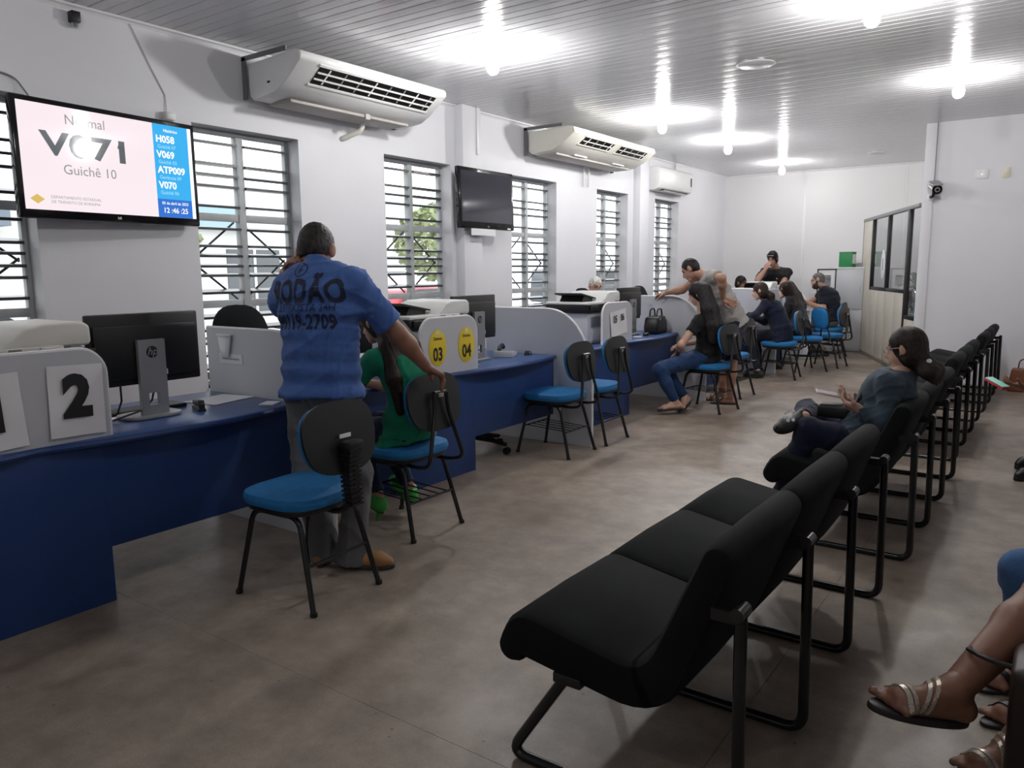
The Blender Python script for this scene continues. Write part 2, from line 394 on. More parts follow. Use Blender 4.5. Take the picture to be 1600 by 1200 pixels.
lamp((-1.0, -0.6, CZ), 'added fill bulb out of view behind the camera', 0.25)  # added fill for surfaces that face the camera, never in view
lamp((0.2, 13.2, CZ), 'added fill bulb out of view in the office behind the partition', 1.3)  # unseen, added to brighten the room seen through the partition glass
def plate(loc, r, label):
    t = thing('ceiling_plate', label, 'plate', loc)
    MB().lathe((0, 0, 0), [(r, 0), (r, -0.012), (r * 0.93, -0.018), (0.01, -0.02)], 32).build('cover_disc', M_TRIM, t)
    MB().lathe((0, 0, 0), [(r * 1.06, 0), (r * 1.06, -0.006), (r, -0.008)], 32).build('rim', M_CHROME, t)
plate((-2.33, 6.96, CZ), 0.16, 'round white blanking plate on the ceiling, larger and nearer one')
plate((-2.52, 13.3, CZ), 0.13, 'round white plate on the ceiling close to the back wall')

t = thing('dome_sensor', 'small black sensor on the window wall under the ceiling', 'sensor', tuple(at(150, 17, 4.92)))
MB().box(-0.03, 0.03, -0.03, 0.03, -0.02, 0.05).build('housing', M_BLACKP, t, bevel=0.006)
MB().lathe((0.0, 0, -0.02), [(0.022, 0), (0.026, -0.012), (0.018, -0.03), (0.004, -0.036)], 16).build('lens', M_CHROME, t)
t.location.x = XW + 0.03

t = thing('security_camera', 'grey bullet security camera on the end of the return wall', 'camera', (-1.44, YN - 0.02, 2.44))
Mc = Matrix.Rotation(0.35, 4, 'Z') @ Matrix.Rotation(0.30, 4, 'X')
mb = MB(); mb.tube([Mc @ Vector((0, -0.05, 0.03)), Mc @ Vector((0, -0.27, 0.03))], 0.055, 24); mb.build('barrel', M_SILVER, t)
mb = MB(); mb.slab([(x, y) for x, y in superellipse(0.135, 0.25, 5, 28, 0, -0.165)], 0.075, 0.092, 0.008, M=Mc); mb.build('sun_shield', M_SILVER, t)
mb = MB(); mb.tube([Mc @ Vector((0, -0.268, 0.03)), Mc @ Vector((0, -0.285, 0.03))], 0.057, 24); mb.build('face_plate', M_BLACKG, t)
mb = MB(); mb.tube([Mc @ Vector((0, -0.284, 0.03)), Mc @ Vector((0, -0.292, 0.03))], 0.03, 20); mb.build('lens', M_SILVER, t)
mb = MB(); mb.tube([Mc @ Vector((0, -0.29, 0.03)), Mc @ Vector((0, -0.296, 0.03))], 0.017, 16); mb.build('lens_glass', M_BLACKG, t)
mb = MB(); mb.tube(fillet([Mc @ Vector((0, -0.13, -0.02)), Mc @ Vector((0, -0.13, -0.085)), (0, -0.05, -0.12), (0, 0.0, -0.12)], 0.03), 0.018, 12); mb.build('bracket_arm', M_BLACKP, t)
mb = MB(); mb.lathe((0, 0, -0.12), [(0.045, 0), (0.045, 0.012), (0.03, 0.02)], 24, axis=(0, -1, 0)); mb.build('wall_mount', M_WHITEP, t)
tag(MB().tube([(-1.415, YN - 0.026, CZ - 0.002), (-1.415, YN - 0.026, 2.50)], 0.006, 8).build('surface_cable', M_GREYP), 'thin grey cable running down to the security camera', 'cable')
t = thing('blank_wall_plate', 'white blank plate on the return wall beside the cream socket', 'plate', (-0.91, YN, 2.56))
MB().box(-0.07, 0.07, -0.008, 0, -0.055, 0.055).build('cover', M_TRIM, t, bevel=0.003); MB().lathe((0, -0.008, 0), [(0.006, 0), (0.005, 0.002)], 10, axis=(0, -1, 0)).build('screw', M_CHROME, t)
t = thing('wall_socket', 'cream plastic outlet high on the return wall', 'socket', (-0.66, YN, 2.56))
MB().box(-0.04, 0.04, -0.01, 0, -0.06, 0.06).build('cover', pbr('socket_cream', (0.76, 0.68, 0.52), 0.4), t, bevel=0.003)
MB().box(-0.018, 0.018, -0.014, -0.009, -0.03, 0.03).build('insert', M_CREAM, t, bevel=0.002)

# ------------------------------------------------------------------ televisions
def tv(name, label, loc, W, H, yaw, tilt, on):
    t = thing(name, label, 'television', loc)
    t.rotation_euler = (0, tilt, yaw)       # local +x faces the room, +y to the picture's right, z up
    bz = 0.035 if on else 0.04
    MB().box(-0.05, 0.0, -W / 2, W / 2, -H / 2, H / 2).build('bezel', M_BLACKG, t, bevel=0.012)
    w, h0, h1 = W / 2 - bz, -H / 2 + (0.055 if on else 0.075), H / 2 - bz
    MB().box(-0.10, -0.045, -W * 0.34, W * 0.34, -H * 0.34, H * 0.34).build('rear_housing', M_BLACKP, t, bevel=0.015)
    sc = MB().box(0.0, 0.002, -w, w, h0, h1).build('screen', SCR if on else M_SCREEN, t)
    text('LG', 0.022, (0.0, 0.0, -H / 2 + 0.022), (0, 1, 0), (0, 0, 1), M_CHROME, t, 'logo', bold=0.02, lift=0.002)
    return t, w, h0, h1
def screenmat(name, col, s=0.95): return pbr(name, (0.02, 0.02, 0.02), 0.06, emit=(col, s))
SCR = screenmat('screen_pale_pink', (0.94, 0.82, 0.86), 0.93)
T1, w, h0, h1 = tv('wall_television', 'large lit screen calling ticket V071 on the window wall', (-5.34, 2.835, 2.175), 1.305, 0.745, 0.09, -0.01, True)
BL, BD, WT = screenmat('screen_sky_blue', (0.03, 0.42, 0.86), 0.95), screenmat('screen_deep_blue', (0.02, 0.16, 0.62), 0.95), screenmat('screen_white', (1, 1, 1), 1.0)
DG, LG_, GO = screenmat('screen_dark_grey', (0.10, 0.115, 0.125), 0.9), screenmat('screen_mid_grey', (0.30, 0.30, 0.32), 0.9), screenmat('screen_gold', (0.72, 0.50, 0.12), 0.9)
PB = screenmat('screen_pale_blue', (0.35, 0.72, 0.95), 0.95)
xs = w - 0.40 + 0.03
MB().box(0.002, 0.003, w - 0.315, w - 0.03, h0 + 0.13, h1).build('ticket_column', BL, T1)
MB().box(0.002, 0.003, w - 0.315, w - 0.03, h0, h0 + 0.13).build('clock_panel', BD, T1)
MB().box(0.002, 0.003, w - 0.03, w, h0, h1).build('screen_margin', WT, T1)
R_, U_ = (0, 1, 0), (0, 0, 1)
cx = -0.18
text('Normal', 0.088, (0.002, cx - 0.01, h1 - 0.105), R_, U_, LG_, T1, 'headline')
text('V071', 0.20, (0.002, cx, h1 - 0.305), R_, U_, DG, T1, 'ticket_number', bold=0.03, sx=1.4, spacing=1.05)
MB().add([(0.0035, cx + .252, h1 - .208), (0.0035, cx + .212, h1 - .186), (0.0035, cx + .204, h1 - .212), (0.0035, cx + .252, h1 - .238)], [(0, 1, 2, 3)]).build('numeral_flag', DG, T1)
text('Guichê 10', 0.088, (0.002, cx, h1 - 0.42), R_, U_, LG_, T1, 'counter_name')
MB().add([(0.0035, -w + 0.075, h0 + 0.095), (0.0035, -w + 0.03, h0 + 0.065), (0.0035, -w + 0.075, h0 + 0.035), (0.0035, -w + 0.12, h0 + 0.065)], [(0, 1, 2, 3)]).build('diamond_logo', GO, T1)
text('DEPARTAMENTO ESTADUAL', 0.026, (0.002, -w + 0.16, h0 + 0.075), R_, U_, LG_, T1, 'department_name', align='LEFT')
text('DE TRÂNSITO DE RORAIMA', 0.026, (0.002, -w + 0.16, h0 + 0.045), R_, U_, LG_, T1, 'department_name', align='LEFT')
cc = w - 0.172
text('Histórico', 0.03, (0.003, cc, h1 - 0.05), R_, U_, WT, T1, 'column_title', bold=0.015)
for q, (a, b) in enumerate((('H058', 'Guichê 07'), ('V069', 'Guichê 03'), ('ATP009', 'Gerência 09'), ('V070', 'Guichê 06'))):
    z = h1 - 0.125 - q * 0.108
    text(a, 0.068, (0.003, w - 0.295, z), R_, U_, WT, T1, 'ticket_code', bold=0.03, align='LEFT')
    text(b, 0.036, (0.003, w - 0.285, z - 0.042), R_, U_, PB, T1, 'ticket_counter', align='LEFT', bold=0.01)
text('03 de abril de 2023', 0.028, (0.003, cc, h0 + 0.092), R_, U_, WT, T1, 'date', bold=0.012)
text('12 :46 :25', 0.052, (0.003, cc, h0 + 0.033), R_, U_, WT, T1, 'clock', bold=0.015)
T2, w, h0, h1 = tv('wall_television', 'dark switched-off screen on the wall column', (-5.30, 6.98, 2.235), 1.0, 0.65, 0.0, -0.03, False)
MB().box(-0.012, -0.004, -0.30, 0.14, -0.395, -0.315).build('lower_bracket', M_TRIM, T2)
MB().tube([(-0.03, -0.26, -0.32), (-0.025, -0.25, -0.36), (-0.02, -0.235, -0.385)], 0.006, 8).build('power_cord', M_BLACKP, T2)
MB().box(0.0, 0.004, 0.36, 0.42, -0.315, -0.30).build('label_strip', M_TRIM, T2)
tag(MB().tube([(XW + 0.008, 3.10, 3.19), (XW + 0.007, 3.22, 2.95), (XW + 0.006, 3.33, 2.75), (XW + 0.012, 3.33, 2.6)], 0.0035, 6).build('thin_cable', pbr('cable_beige', (0.55, 0.52, 0.47), 0.6)), 'thin beige cable slanting down the wall to the lit television', 'cable')
t = thing('junction_box', 'small white box on the wall above the lit television', 'box', (XW, 3.34, 2.60))
MB().box(0, 0.05, -0.04, 0.04, -0.03, 0.03).build('housing', M_WHITEP, t, bevel=0.006); MB().box(0.05, 0.054, -0.033, 0.033, -0.024, 0.024).build('lid', M_TRIM, t, bevel=0.002)
tag(MB().tube(fillet([(XW + 0.008, 1.75, 2.72), (XW + 0.01, 2.25, 2.70), (XW + 0.012, 2.32, 2.68), (XW + 0.03, 2.38, 2.58), (XW + 0.06, 2.39, 2.53)], 0.04), 0.006, 8).build('aerial_cable', M_GREYP), 'grey cable looping over the top corner of the lit television', 'cable')
tag(MB().box(XW + 0.12, XW + 0.135, 6.985 - 0.09, 6.985 - 0.06, 2.72, CZ).build('cable_conduit', M_TRIM, bevel=0.003), 'white cable duct on the column above the dark television', 'duct')

# ------------------------------------------------------------------ air conditioners
def cassette(name, label, y0, y1, z_top, mat, slots, cream):
    L = y1 - y0; t = thing(name, label, 'air conditioner', (XW, y0, z_top))
    D = 0.70
    # side profile (x from the wall, z down from the top)
    pr = [(0.06, -0.03), (0.62, -0.005), (0.68, -0.015), (0.70, -0.04), (0.695, -0.08), (0.50, -0.225), (0.38, -0.285), (0.10, -0.315), (0.07, -0.28), (0.06, -0.2)] if not cream else \
         [(0.06, -0.03), (0.60, -0.005), (0.70, -0.02), (0.72, -0.085), (0.55, -0.20), (0.40, -0.27), (0.10, -0.29), (0.06, -0.25)]
    MB().prism(pr, 'y', 0, L).build('casing', mat, t, bevel=0.018)
    # air outlet on the sloping front: dark recess, vanes
    A, B = (Vector((0.690, 0, -0.0845)), Vector((0.512, 0, -0.2168))) if not cream else (Vector((0.712, 0, -0.094)), Vector((0.575, 0, -0.185)))
    d = (B - A); n = Vector((-d.z, 0, d.x)).normalized()
    if n.x < 0: n = -n
    lo, hi = 0.10, 0.88
    def patch(u0, u1, v0, v1, h0_, h1_, mat_, nm, par):
        vs = []
        for u in (u0, u1):
            for v in (v0, v1):
                for h in (h0_, h1_): vs.append(A + d * v + n * h + Vector((0, L * u, 0)))
        m = MB(); m.add(vs, [(0, 1, 3, 2), (4, 6, 7, 5), (0, 4, 5, 1), (2, 3, 7, 6), (0, 2, 6, 4), (1, 5, 7, 3)]); return m.build(nm, mat_, par)
    for (u0, u1) in slots:
        out = patch(u0, u1, lo, hi, -0.01, 0.004, M_BLACKG, 'air_outlet', t)
        for v in ((0.36, 0.64) if not cream else (0.5,)): patch(u0 + 0.002, u1 - 0.002, v - 0.025, v + 0.025, 0.004, 0.012, mat, 'vane_bar', out)
        for v0, v1 in ((lo - 0.09, lo), (hi, hi + 0.09)): patch(u0 - 0.01, u1 + 0.01, v0, v1, -0.005, 0.010, mat, 'outlet_lip', out)
        k_ = max(2, int((u1 - u0) * L / 0.16))
        for j in range(k_):
            u = u0 + (u1 - u0) * (j + 0.6) / k_
            patch(u, u + 0.008, lo + 0.06, hi - 0.06, 0.002, 0.007, M_GREYP if j % 3 else M_WHITEP, 'swing_vane', out)
    bk = pbr('bracket_grey', (0.16, 0.165, 0.17), 0.5)
    for yy in (-0.012, L):
        m = MB(); m.box(0.0, 0.05, yy, yy + 0.012, -0.30, 0.02); m.box(0.0, 0.55, yy, yy + 0.012, -0.005, 0.03); m.build('wall_bracket', bk, t)
    if not cream:
        MB().box(0.30, 0.33, -0.004, 0.002, -0.21, -0.195).build('side_logo', M_BLACKP, t)
        MB().box(0.08, 0.36, L * 0.10, L * 0.9, -0.33, -0.305).build('return_grille', pbr('grille_taupe', (0.36, 0.33, 0.31), 0.5), t, bevel=0.004)
        MB().box(0.36, 0.38, L * 0.57, L * 0.60, -0.345, -0.30).build('latch', M_CHROME, t)
        MB().tube(fillet([(0.18, L * 0.66, -0.31), (0.16, L * 0.66, -0.40), (0.02, L * 0.60, -0.47), (-0.03, L * 0.60, -0.47)], 0.05), 0.024, 12).build('drain_pipe', M_CREAM, t)
    else:
        for u in (0.22, 0.68): MB().box(0.40, 0.425, L * u, L * (u + 0.14), -0.278, -0.262).build('light_slot', M_TRIM, t)
        MB().box(0.10, 0.38, L * 0.06, L * 0.94, -0.30, -0.275).build('return_grille', pbr('grille_taupe2', (0.42, 0.39, 0.36), 0.5), t, bevel=0.004)
        for u in (0.62, 0.68): MB().tube([(0.05, L * u, -0.29), (0.03, L * u + 0.03, -0.55)], 0.014, 10).build('drain_pipe', M_TRIM, t)
    return t
cassette('ceiling_air_conditioner', 'large white air conditioner hung beside the lit television', 4.02, 5.72, 3.13, M_ACW, [(0.13, 0.93)], False)
cassette('ceiling_air_conditioner', 'cream air conditioner farther along the wall, right of the dark television', 8.0, 10.20, 3.14, M_ACC, [(0.14, 0.47), (0.56, 0.90)], True)
t = thing('split_air_conditioner', 'small white split unit on the wall above the last window', 'air conditioner', (XW, 11.45, 2.70))
MB().prism([(0.0, 0.0), (0.0, 0.36), (0.17, 0.37), (0.215, 0.34), (0.22, 0.10), (0.19, 0.03), (0.10, 0.0)], 'y', 0, 1.30).build('casing', M_ACW, t, bevel=0.015)
MB().box(0.10, 0.2, 0.18, 1.12, 0.0, 0.02).build('air_outlet', M_BLACKP, t); MB().box(0.12, 0.2, 0.18, 1.12, -0.012, -0.004).build('flap', M_ACW, t, bevel=0.003)
MB().box(0.218, 0.224, 1.20, 1.24, 0.13, 0.27).build('display_strip', M_BLACKP, t)
for yy in (0.98, 1.06): MB().tube([(0.05, yy, 0.36), (0.05, yy, 0.515)], 0.02, 10).build('insulated_pipe', M_TRIM, t)

# ------------------------------------------------------------------ partition, cabinet, plant
P0, P1 = Vector((-1.50, YN, 0)), Vector((-2.84, 14.42, 0))
pl = (P1 - P0).length; pyaw = math.atan2(P1.y - P0.y, P1.x - P0.x)
t = thing('office_partition', 'beige panel partition with black-framed glass, from return wall to filing cabinet', 'partition', P0, pyaw)   # local x runs away from the return wall
H_ = 2.27; xs = [0.0, 0.66, 1.80, 2.85, pl]
zs, zl = 1.10, 0.76
for i in range(4):
    a, b = xs[i] + 0.02, xs[i + 1] - 0.02
    if i == 3: MB().box(a, b, -0.02, 0.02, 0.06, H_ - 0.05).build('panel', M_BEIGE, t, bevel=0.003)
    else:
        z = zl if i == 0 else zs; am = (a + b) / 2
        for p, q in (((a, b),) if i == 0 else ((a, am - 0.004), (am + 0.004, b))): MB().box(p, q, -0.02, 0.02, 0.06, z).build('panel', M_BEIGE, t, bevel=0.003)
        MB().box(a, b, -0.003, 0.003, z + 0.05, H_ - 0.05).build('pane', M_GLASS, t); MB().box(a, b, -0.025, 0.025, z, z + 0.05).build('sill_rail', M_BLACKP, t, bevel=0.003)
for i, x in enumerate(xs):
    if i in (0, 4): MB().box(x - 0.01, x + 0.01, -0.022, 0.022, 0.06, H_ - 0.04).build('post', M_GREYP, t)
    else: MB().box(x - (0.055 if i == 1 else 0.03), x + 0.03, -0.028, 0.028, 0.06 if i == 1 else zs, H_ - 0.04).build('post', M_BLACKP, t, bevel=0.003)
MB().box(0.17, pl + 0.02, -0.03, 0.03, H_ - 0.05, H_).build('top_rail', M_GREYP, t, bevel=0.003)
MB().box(0, pl, -0.022, 0.022, 0, 0.06).build('base_rail', pbr('base_rail_brown', (0.2, 0.18, 0.15), 0.5), t, bevel=0.003)
t2 = thing('oval_sticker', 'white oval sticker with grey marks on the partition glass', 'sticker', P0 + Vector((math.cos(pyaw), math.sin(pyaw), 0)) * 1.95 + Vector((0, 0, 1.50)), pyaw)
MB().slab([(0.13 * math.cos(a), 0.22 * math.sin(a)) for a in np.linspace(0, 2 * PI, 32)[:-1]], 0, 0.004, 0.001, M=Matrix.Translation((0, 0.035, 0)) @ Matrix.Rotation(-PI / 2, 4, 'X')).build('sheet', M_PAPER, t2)
MB().box(-0.03, 0.03, 0.039, 0.041, -0.09, 0.09).build('printed_mark', M_GREYINK, t2)

pc = Vector(at(1433, 460, 11.6)); pc.z = 0
t = thing('plant_stand', 'black stand holding a plant behind the partition glass', 'stand', pc)
MB().box(-0.16, 0.16, -0.16, 0.16, 0.85, 0.88).build('stand_top', M_BLACKP, t, bevel=0.004)
for sx in (-0.14, 0.14):
    for sy in (-0.14, 0.14): MB().tube([(sx, sy, 0), (sx, sy, 0.85)], 0.012, 8).build('leg', M_BLACKM, t)
t = thing('potted_plant', 'leafy green plant in a black pot behind the partition glass', 'plant', pc + Vector((0, 0, 0.88)))
MB().lathe((0, 0, 0), [(0.09, 0), (0.13, 0.26), (0.14, 0.27), (0.14, 0.30), (0.12, 0.30)], 20).build('pot', M_BLACKP, t)
MB().lathe((0, 0, 0.27), [(0.12, 0), (0.12, 0.01)], 16).build('soil', pbr('soil', (0.04, 0.03, 0.02), 0.9), t)
LEAF = pbr('leaf_green', (0.06, 0.20, 0.03), 0.45, var=(12, 0.3))
for i in range(16):
    a = i * 2.4; L = random.uniform(0.28, 0.42); el = random.uniform(0.5, 1.2); m = MB(); vs = []; n = 7
    for j in range(n):
        q = j / (n - 1); r = L * q; z = 0.28 + L * math.sin(el) * q * 1.3 - 0.22 * q * q; rr = r * math.cos(el) * 1.2; wd = 0.035 * math.sin(PI * min(1, q * 0.95 + 0.05)) + 0.003
        c = Vector((math.cos(a) * rr, math.sin(a) * rr, z)); sd = Vector((-math.sin(a), math.cos(a), 0))
        vs += [c - sd * wd, c + Vector((0, 0, -0.008)), c + sd * wd]
    fs = [f for j in range(n - 1) for f in ((3 * j, 3 * j + 1, 3 * j + 4, 3 * j + 3), (3 * j + 1, 3 * j + 2, 3 * j + 5, 3 * j + 4))]
    m.add(vs, fs, 0, True); m.build('leaf', LEAF, t)
pc2 = Vector(at(1426.5, 476, 10.75)); pc2.z = 0
t = thing('desk_fan', 'small silver round fan behind the lower partition glass', 'fan', pc2 + Vector((0, 0, 0.83)), pyaw)
MB().lathe((0, 0, -0.02), [(0.10, 0), (0.10, 0.02), (0.03, 0.04), (0.02, 0.12)], 20).build('base', M_SILVER, t)
MB().lathe((0, 0.0, 0.2), [(0.13, 0), (0.14, 0.02), (0.14, 0.05), (0.11, 0.06)], 24, axis=(0, 1, 0)).build('guard', M_CHROME, t)
MB().lathe((0, 0.055, 0.2), [(0.05, 0), (0.04, 0.02)], 16, axis=(0, 1, 0)).build('hub', M_GREYP, t)
t = thing('side_cabinet', 'low grey cabinet behind the lower partition glass, carrying a fan', 'cabinet', pc2, pyaw)
MB().box(-0.25, 0.25, -0.12, 0.12, 0.0, 0.80).build('carcass', M_PANEL, t, bevel=0.004); MB().box(-0.26, 0.26, -0.125, 0.125, 0.80, 0.825).build('top_panel', M_EDGE, t, bevel=0.003)

CAB = Vector((-3.27, 14.22, 0))
t = thing('filing_cabinet', 'grey filing cabinet against the back wall under the green box', 'cabinet', CAB)
MB().box(0, 0.50, 0, 0.60, 0.03, 1.44).build('carcass', M_PANEL, t, bevel=0.004)
MB().box(0.02, 0.48, 0.02, 0.58, 0.0, 0.03).build('plinth', M_GREYP, t)
MB().box(-0.01, 0.51, -0.012, 0.61, 1.44, 1.465).build('top_panel', M_EDGE, t, bevel=0.003)
for z0, z1 in ((0.06, 0.72), (0.75, 1.42)):
    d_ = MB().box(0.01, 0.49, -0.018, 0.0, z0, z1).build('door', M_PANEL, t, bevel=0.003); MB().box(0.43, 0.445, -0.035, -0.018, (z0 + z1) / 2 - 0.05, (z0 + z1) / 2 + 0.05).build('handle', M_PANEL, d_)
t = thing('file_box', 'green archive box with white label on the filing cabinet', 'box', (-3.215, 14.30, 1.465), -0.12)
GRN = pbr('green_card', (0.015, 0.22, 0.07), 0.5)
MB().box(0, 0.22, 0, 0.20, 0, 0.25).build('body', GRN, t, bevel=0.004); MB().box(0.22, 0.223, 0.02, 0.17, 0.06, 0.22).build('label', M_PAPER, t)
MB().box(-0.004, 0.224, -0.004, 0.204, 0.25, 0.262).build('lid', GRN, t, bevel=0.003)
for i in range(4):
    o = tag(MB().box(-0.13, 0.13, -0.1, 0.1, 0, 0.018, M=Matrix.Rotation(0.04 * i - 0.06, 4, 'Z')).build('folder', pbr('folder_grey', (0.42, 0.42, 0.45), 0.6), None, (-2.855 + 0.003 * i, 14.62, 1.466 + 0.0185 * i), bevel=0.003),
            ['lowest', 'second', 'third', 'topmost'][i] + ' grey folder of the stack beside the green box', 'folder', 'grey folders on the cabinet')
t = thing('picture_frame', 'dark framed picture standing left of the filing cabinet', 'picture', (-3.52, 14.20, 1.04))
tmp = MB(); tmp.box(-0.02, 0.30, 0, 0.02, -0.02, 0); tmp.box(-0.02, 0.30, 0, 0.02, 0.38, 0.40); tmp.box(-0.02, 0, 0, 0.02, 0, 0.38); tmp.box(0.28, 0.30, 0, 0.02, 0, 0.38); tmp.build('frame', M_BLACKP, t)
MB().box(0, 0.28, 0.008, 0.016, 0, 0.38).build('mount', M_PAPER, t); MB().box(0.08, 0.21, 0.004, 0.008, 0.10, 0.29).build('photograph', pbr('photo_dark', (0.2, 0.2, 0.21), 0.5, var=(20, 0.6)), t)
tag(MB().box(-3.66, -3.24, 14.22, 14.62, 0, 1.02).build('low_cabinet', M_PANEL, None, bevel=0.004), 'low grey cabinet under the framed picture', 'cabinet')

# ------------------------------------------------------------------ service desks
ZT = 0.75
def desk(y0, y1, x0, label, npc, nlab, bulge=0.085):
    ym = npc; t = thing('service_desk', label, 'desk', (x0, y0, 0), 0, 'blue service desks along the window wall')
    L = y1 - y0; N = 48; front = []
    for i in range(N + 1):
        y = y0 + L * i / N
        u = (y - y0) / (ym - y0) if y < ym else (y1 - y) / (y1 - ym)
        u = min(1, max(0, u)); front.append((bulge * math.sin(PI * u) ** 0.8, y - y0))
    poly = front + [(-0.78, L), (-0.78, 0)]
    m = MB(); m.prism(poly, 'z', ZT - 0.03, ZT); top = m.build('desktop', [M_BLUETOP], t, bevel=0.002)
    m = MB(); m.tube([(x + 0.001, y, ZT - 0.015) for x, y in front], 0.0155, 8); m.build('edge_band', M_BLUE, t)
    MB().box(-0.028, 0.0, 0.02, L - 0.02, 0.25, ZT - 0.03).build('modesty_panel', M_BLUE, t, bevel=0.001)
    c = ym - y0
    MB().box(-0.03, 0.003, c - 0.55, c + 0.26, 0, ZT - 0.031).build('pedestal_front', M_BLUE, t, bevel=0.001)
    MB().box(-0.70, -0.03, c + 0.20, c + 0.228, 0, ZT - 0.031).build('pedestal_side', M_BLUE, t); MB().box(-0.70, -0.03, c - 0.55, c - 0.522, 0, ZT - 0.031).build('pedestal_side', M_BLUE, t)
    # upright number panel between the two stations
    w, h = 0.60, 0.385; r = 0.11; pts = [(c - w / 2, ZT), (c + w / 2, ZT)]
    for k in range(9): a = k / 8 * PI / 2; pts.append((c + w / 2 - r + r * math.cos(a), ZT + h - r + r * math.sin(a)))
    for k in range(9): a = PI / 2 + k / 8 * PI / 2; pts.append((c - w / 2 + r + r * math.cos(a), ZT + h - r + r * math.sin(a)))
    MB().prism(pts, 'x', -0.022, 0.0).build('number_panel', M_PANEL, t)
    m = MB(); m.tube([(-0.011, y, z) for y, z in pts[1:]] + [(-0.011, c - w / 2, ZT)], 0.0115, 6); m.build('panel_edge', M_EDGE, t)
    return t
desk(0.05, 2.67, -3.36, 'blue desk with stations 1 and 2, nearest the camera', 1.37, ('1', '2'))
desk(2.71, 5.42, -3.43, 'blue desk with stations 03 and 04 behind the woman in green', 4.07, ('03', '04'))
desk(5.46, 8.10, -3.50, 'blue desk with the paper 05 06 sign', 6.68, ('05', '06'))
desk(8.14, 10.78, -3.56, 'blue desk in front of the woman in the navy jacket', 9.40, None)
desk(10.82, 12.92, -3.60, 'farthest blue desk, in front of the bearded man', 11.95, None)
def divider(y, x0, x1, h, label, group='grey divider panels between the desks'):
    t = thing('desk_divider', label, 'divider', (x0, y, 0), 0, group); W = x1 - x0; r = 0.44; rz = 0.60
    pts = [(0, 0), (W, 0)]
    for k in range(17): a = k / 16 * PI / 2; pts.append((W - r + r * math.cos(a) ** 0.9, h - rz + rz * math.sin(a)))
    pts.append((0, h))
    MB().prism(pts, 'y', -0.011, 0.011).build('panel', M_PANEL, t)
    MB().tube([(x, 0, z) for x, z in pts[1:]], 0.0125, 6).build('edge_strip', M_EDGE, t)
    return t
D1 = divider(2.69, -4.16, -3.10, 1.13, 'grey divider with a hook and white label beside the man in blue')
divider(5.44, -4.16, -3.08, 1.13, 'grey divider with rounded end between the two empty chairs')
divider(8.12, -4.16, -3.16, 1.15, 'grey divider behind the woman in the black top')
divider(10.80, -4.16, -3.20, 1.17, 'grey divider in front of the face of the woman in navy')
divider(12.95, -4.16, -3.3, 1.17, 'farthest grey divider beyond the bearded man')
# things hung on the first divider
t = thing('sticker_strip', 'white adhesive strip with faint print on the first divider', 'label', (-3.93, 2.678, 0.955))
MB().box(-0.11, 0.11, -0.0015, 0, -0.028, 0.028).build('strip', M_PAPER, t)
MB().box(-0.08, 0.08, -0.0022, -0.0015, -0.006, 0.004).build('printed_line', M_GREYINK, t)
t = thing('wall_hook_pocket', 'translucent plastic pocket hooked on the first divider', 'holder', (-3.97, 2.678, 1.09))
MB().prism([(-0.065, 0), (0.065, 0), (0.035, -0.125), (-0.035, -0.125)], 'y', -0.014, -0.004).build('pocket', pbr('clear_pocket', (0.72, 0.73, 0.76), 0.2), t, bevel=0.004)
MB().box(-0.07, 0.07, -0.02, 0.0, -0.005, 0.008).build('rim', M_WHITEP, t, bevel=0.003)

# signs on number panels
def sheet(name, label, o, w, h, tilt, grp, lines, curl=0.02, cat='sign'):
    t = thing(name, label, cat, o, 0, grp); n = 10; m = MB(); vs = []
    ca, sa = math.cos(tilt), math.sin(tilt)
    def P(u, v):
        y, z = (u - 0.5) * w, (v - 0.5) * h
        x = 0.003 + curl * (max(0, 0.18 - v) ** 1.3) * 2.2 + 0.004 * math.sin(7 * u + 5 * v) * (0.4 + 0.6 * abs(u - .5)) + 0.004
        return Vector((x, y * ca - z * sa, y * sa + z * ca))
    for i in range(n + 1):
        for j in range(n + 1): vs.append(P(i / n, j / n))
    m.add(vs, [(i * (n + 1) + j, (i + 1) * (n + 1) + j, (i + 1) * (n + 1) + j + 1, i * (n + 1) + j + 1) for i in range(n) for j in range(n)], 0, True)
    m.build('sheet', M_PAPER, t)
    for txt, hh, (u, v), sx in lines:
        p = P(u, v); p.x = 0.012
        text(txt, hh, p, (0, ca, sa), (0, -sa, ca), M_INK, t, 'number', bold=0.055 if len(txt) == 1 else 0.02, sx=sx)
    return t
XN = -3.36
sheet('paper_sign', 'crumpled white sheet with a bold black 2 on the nearest desk', (XN + 0.001, 1.535, 0.925), 0.225, 0.30, -0.03, 'white number sheets', [('2', 0.235, (0.5, 0.30), 0.95)])
sheet('paper_sign', 'crumpled white sheet with a bold black 1, cut by the picture edge', (XN + 0.001, 1.215, 0.915), 0.225, 0.30, 0.05, 'white number sheets', [('1', 0.235, (0.55, 0.28), 0.95)])
sheet('paper_sign', 'small white sheet reading 05 06 on the third desk', (-3.50 + 0.001, 6.68, 0.945), 0.33, 0.24, 0.10, 'white number sheets', [('05', 0.095, (0.27, 0.55), 0.8), ('06', 0.095, (0.72, 0.55), 0.8)])
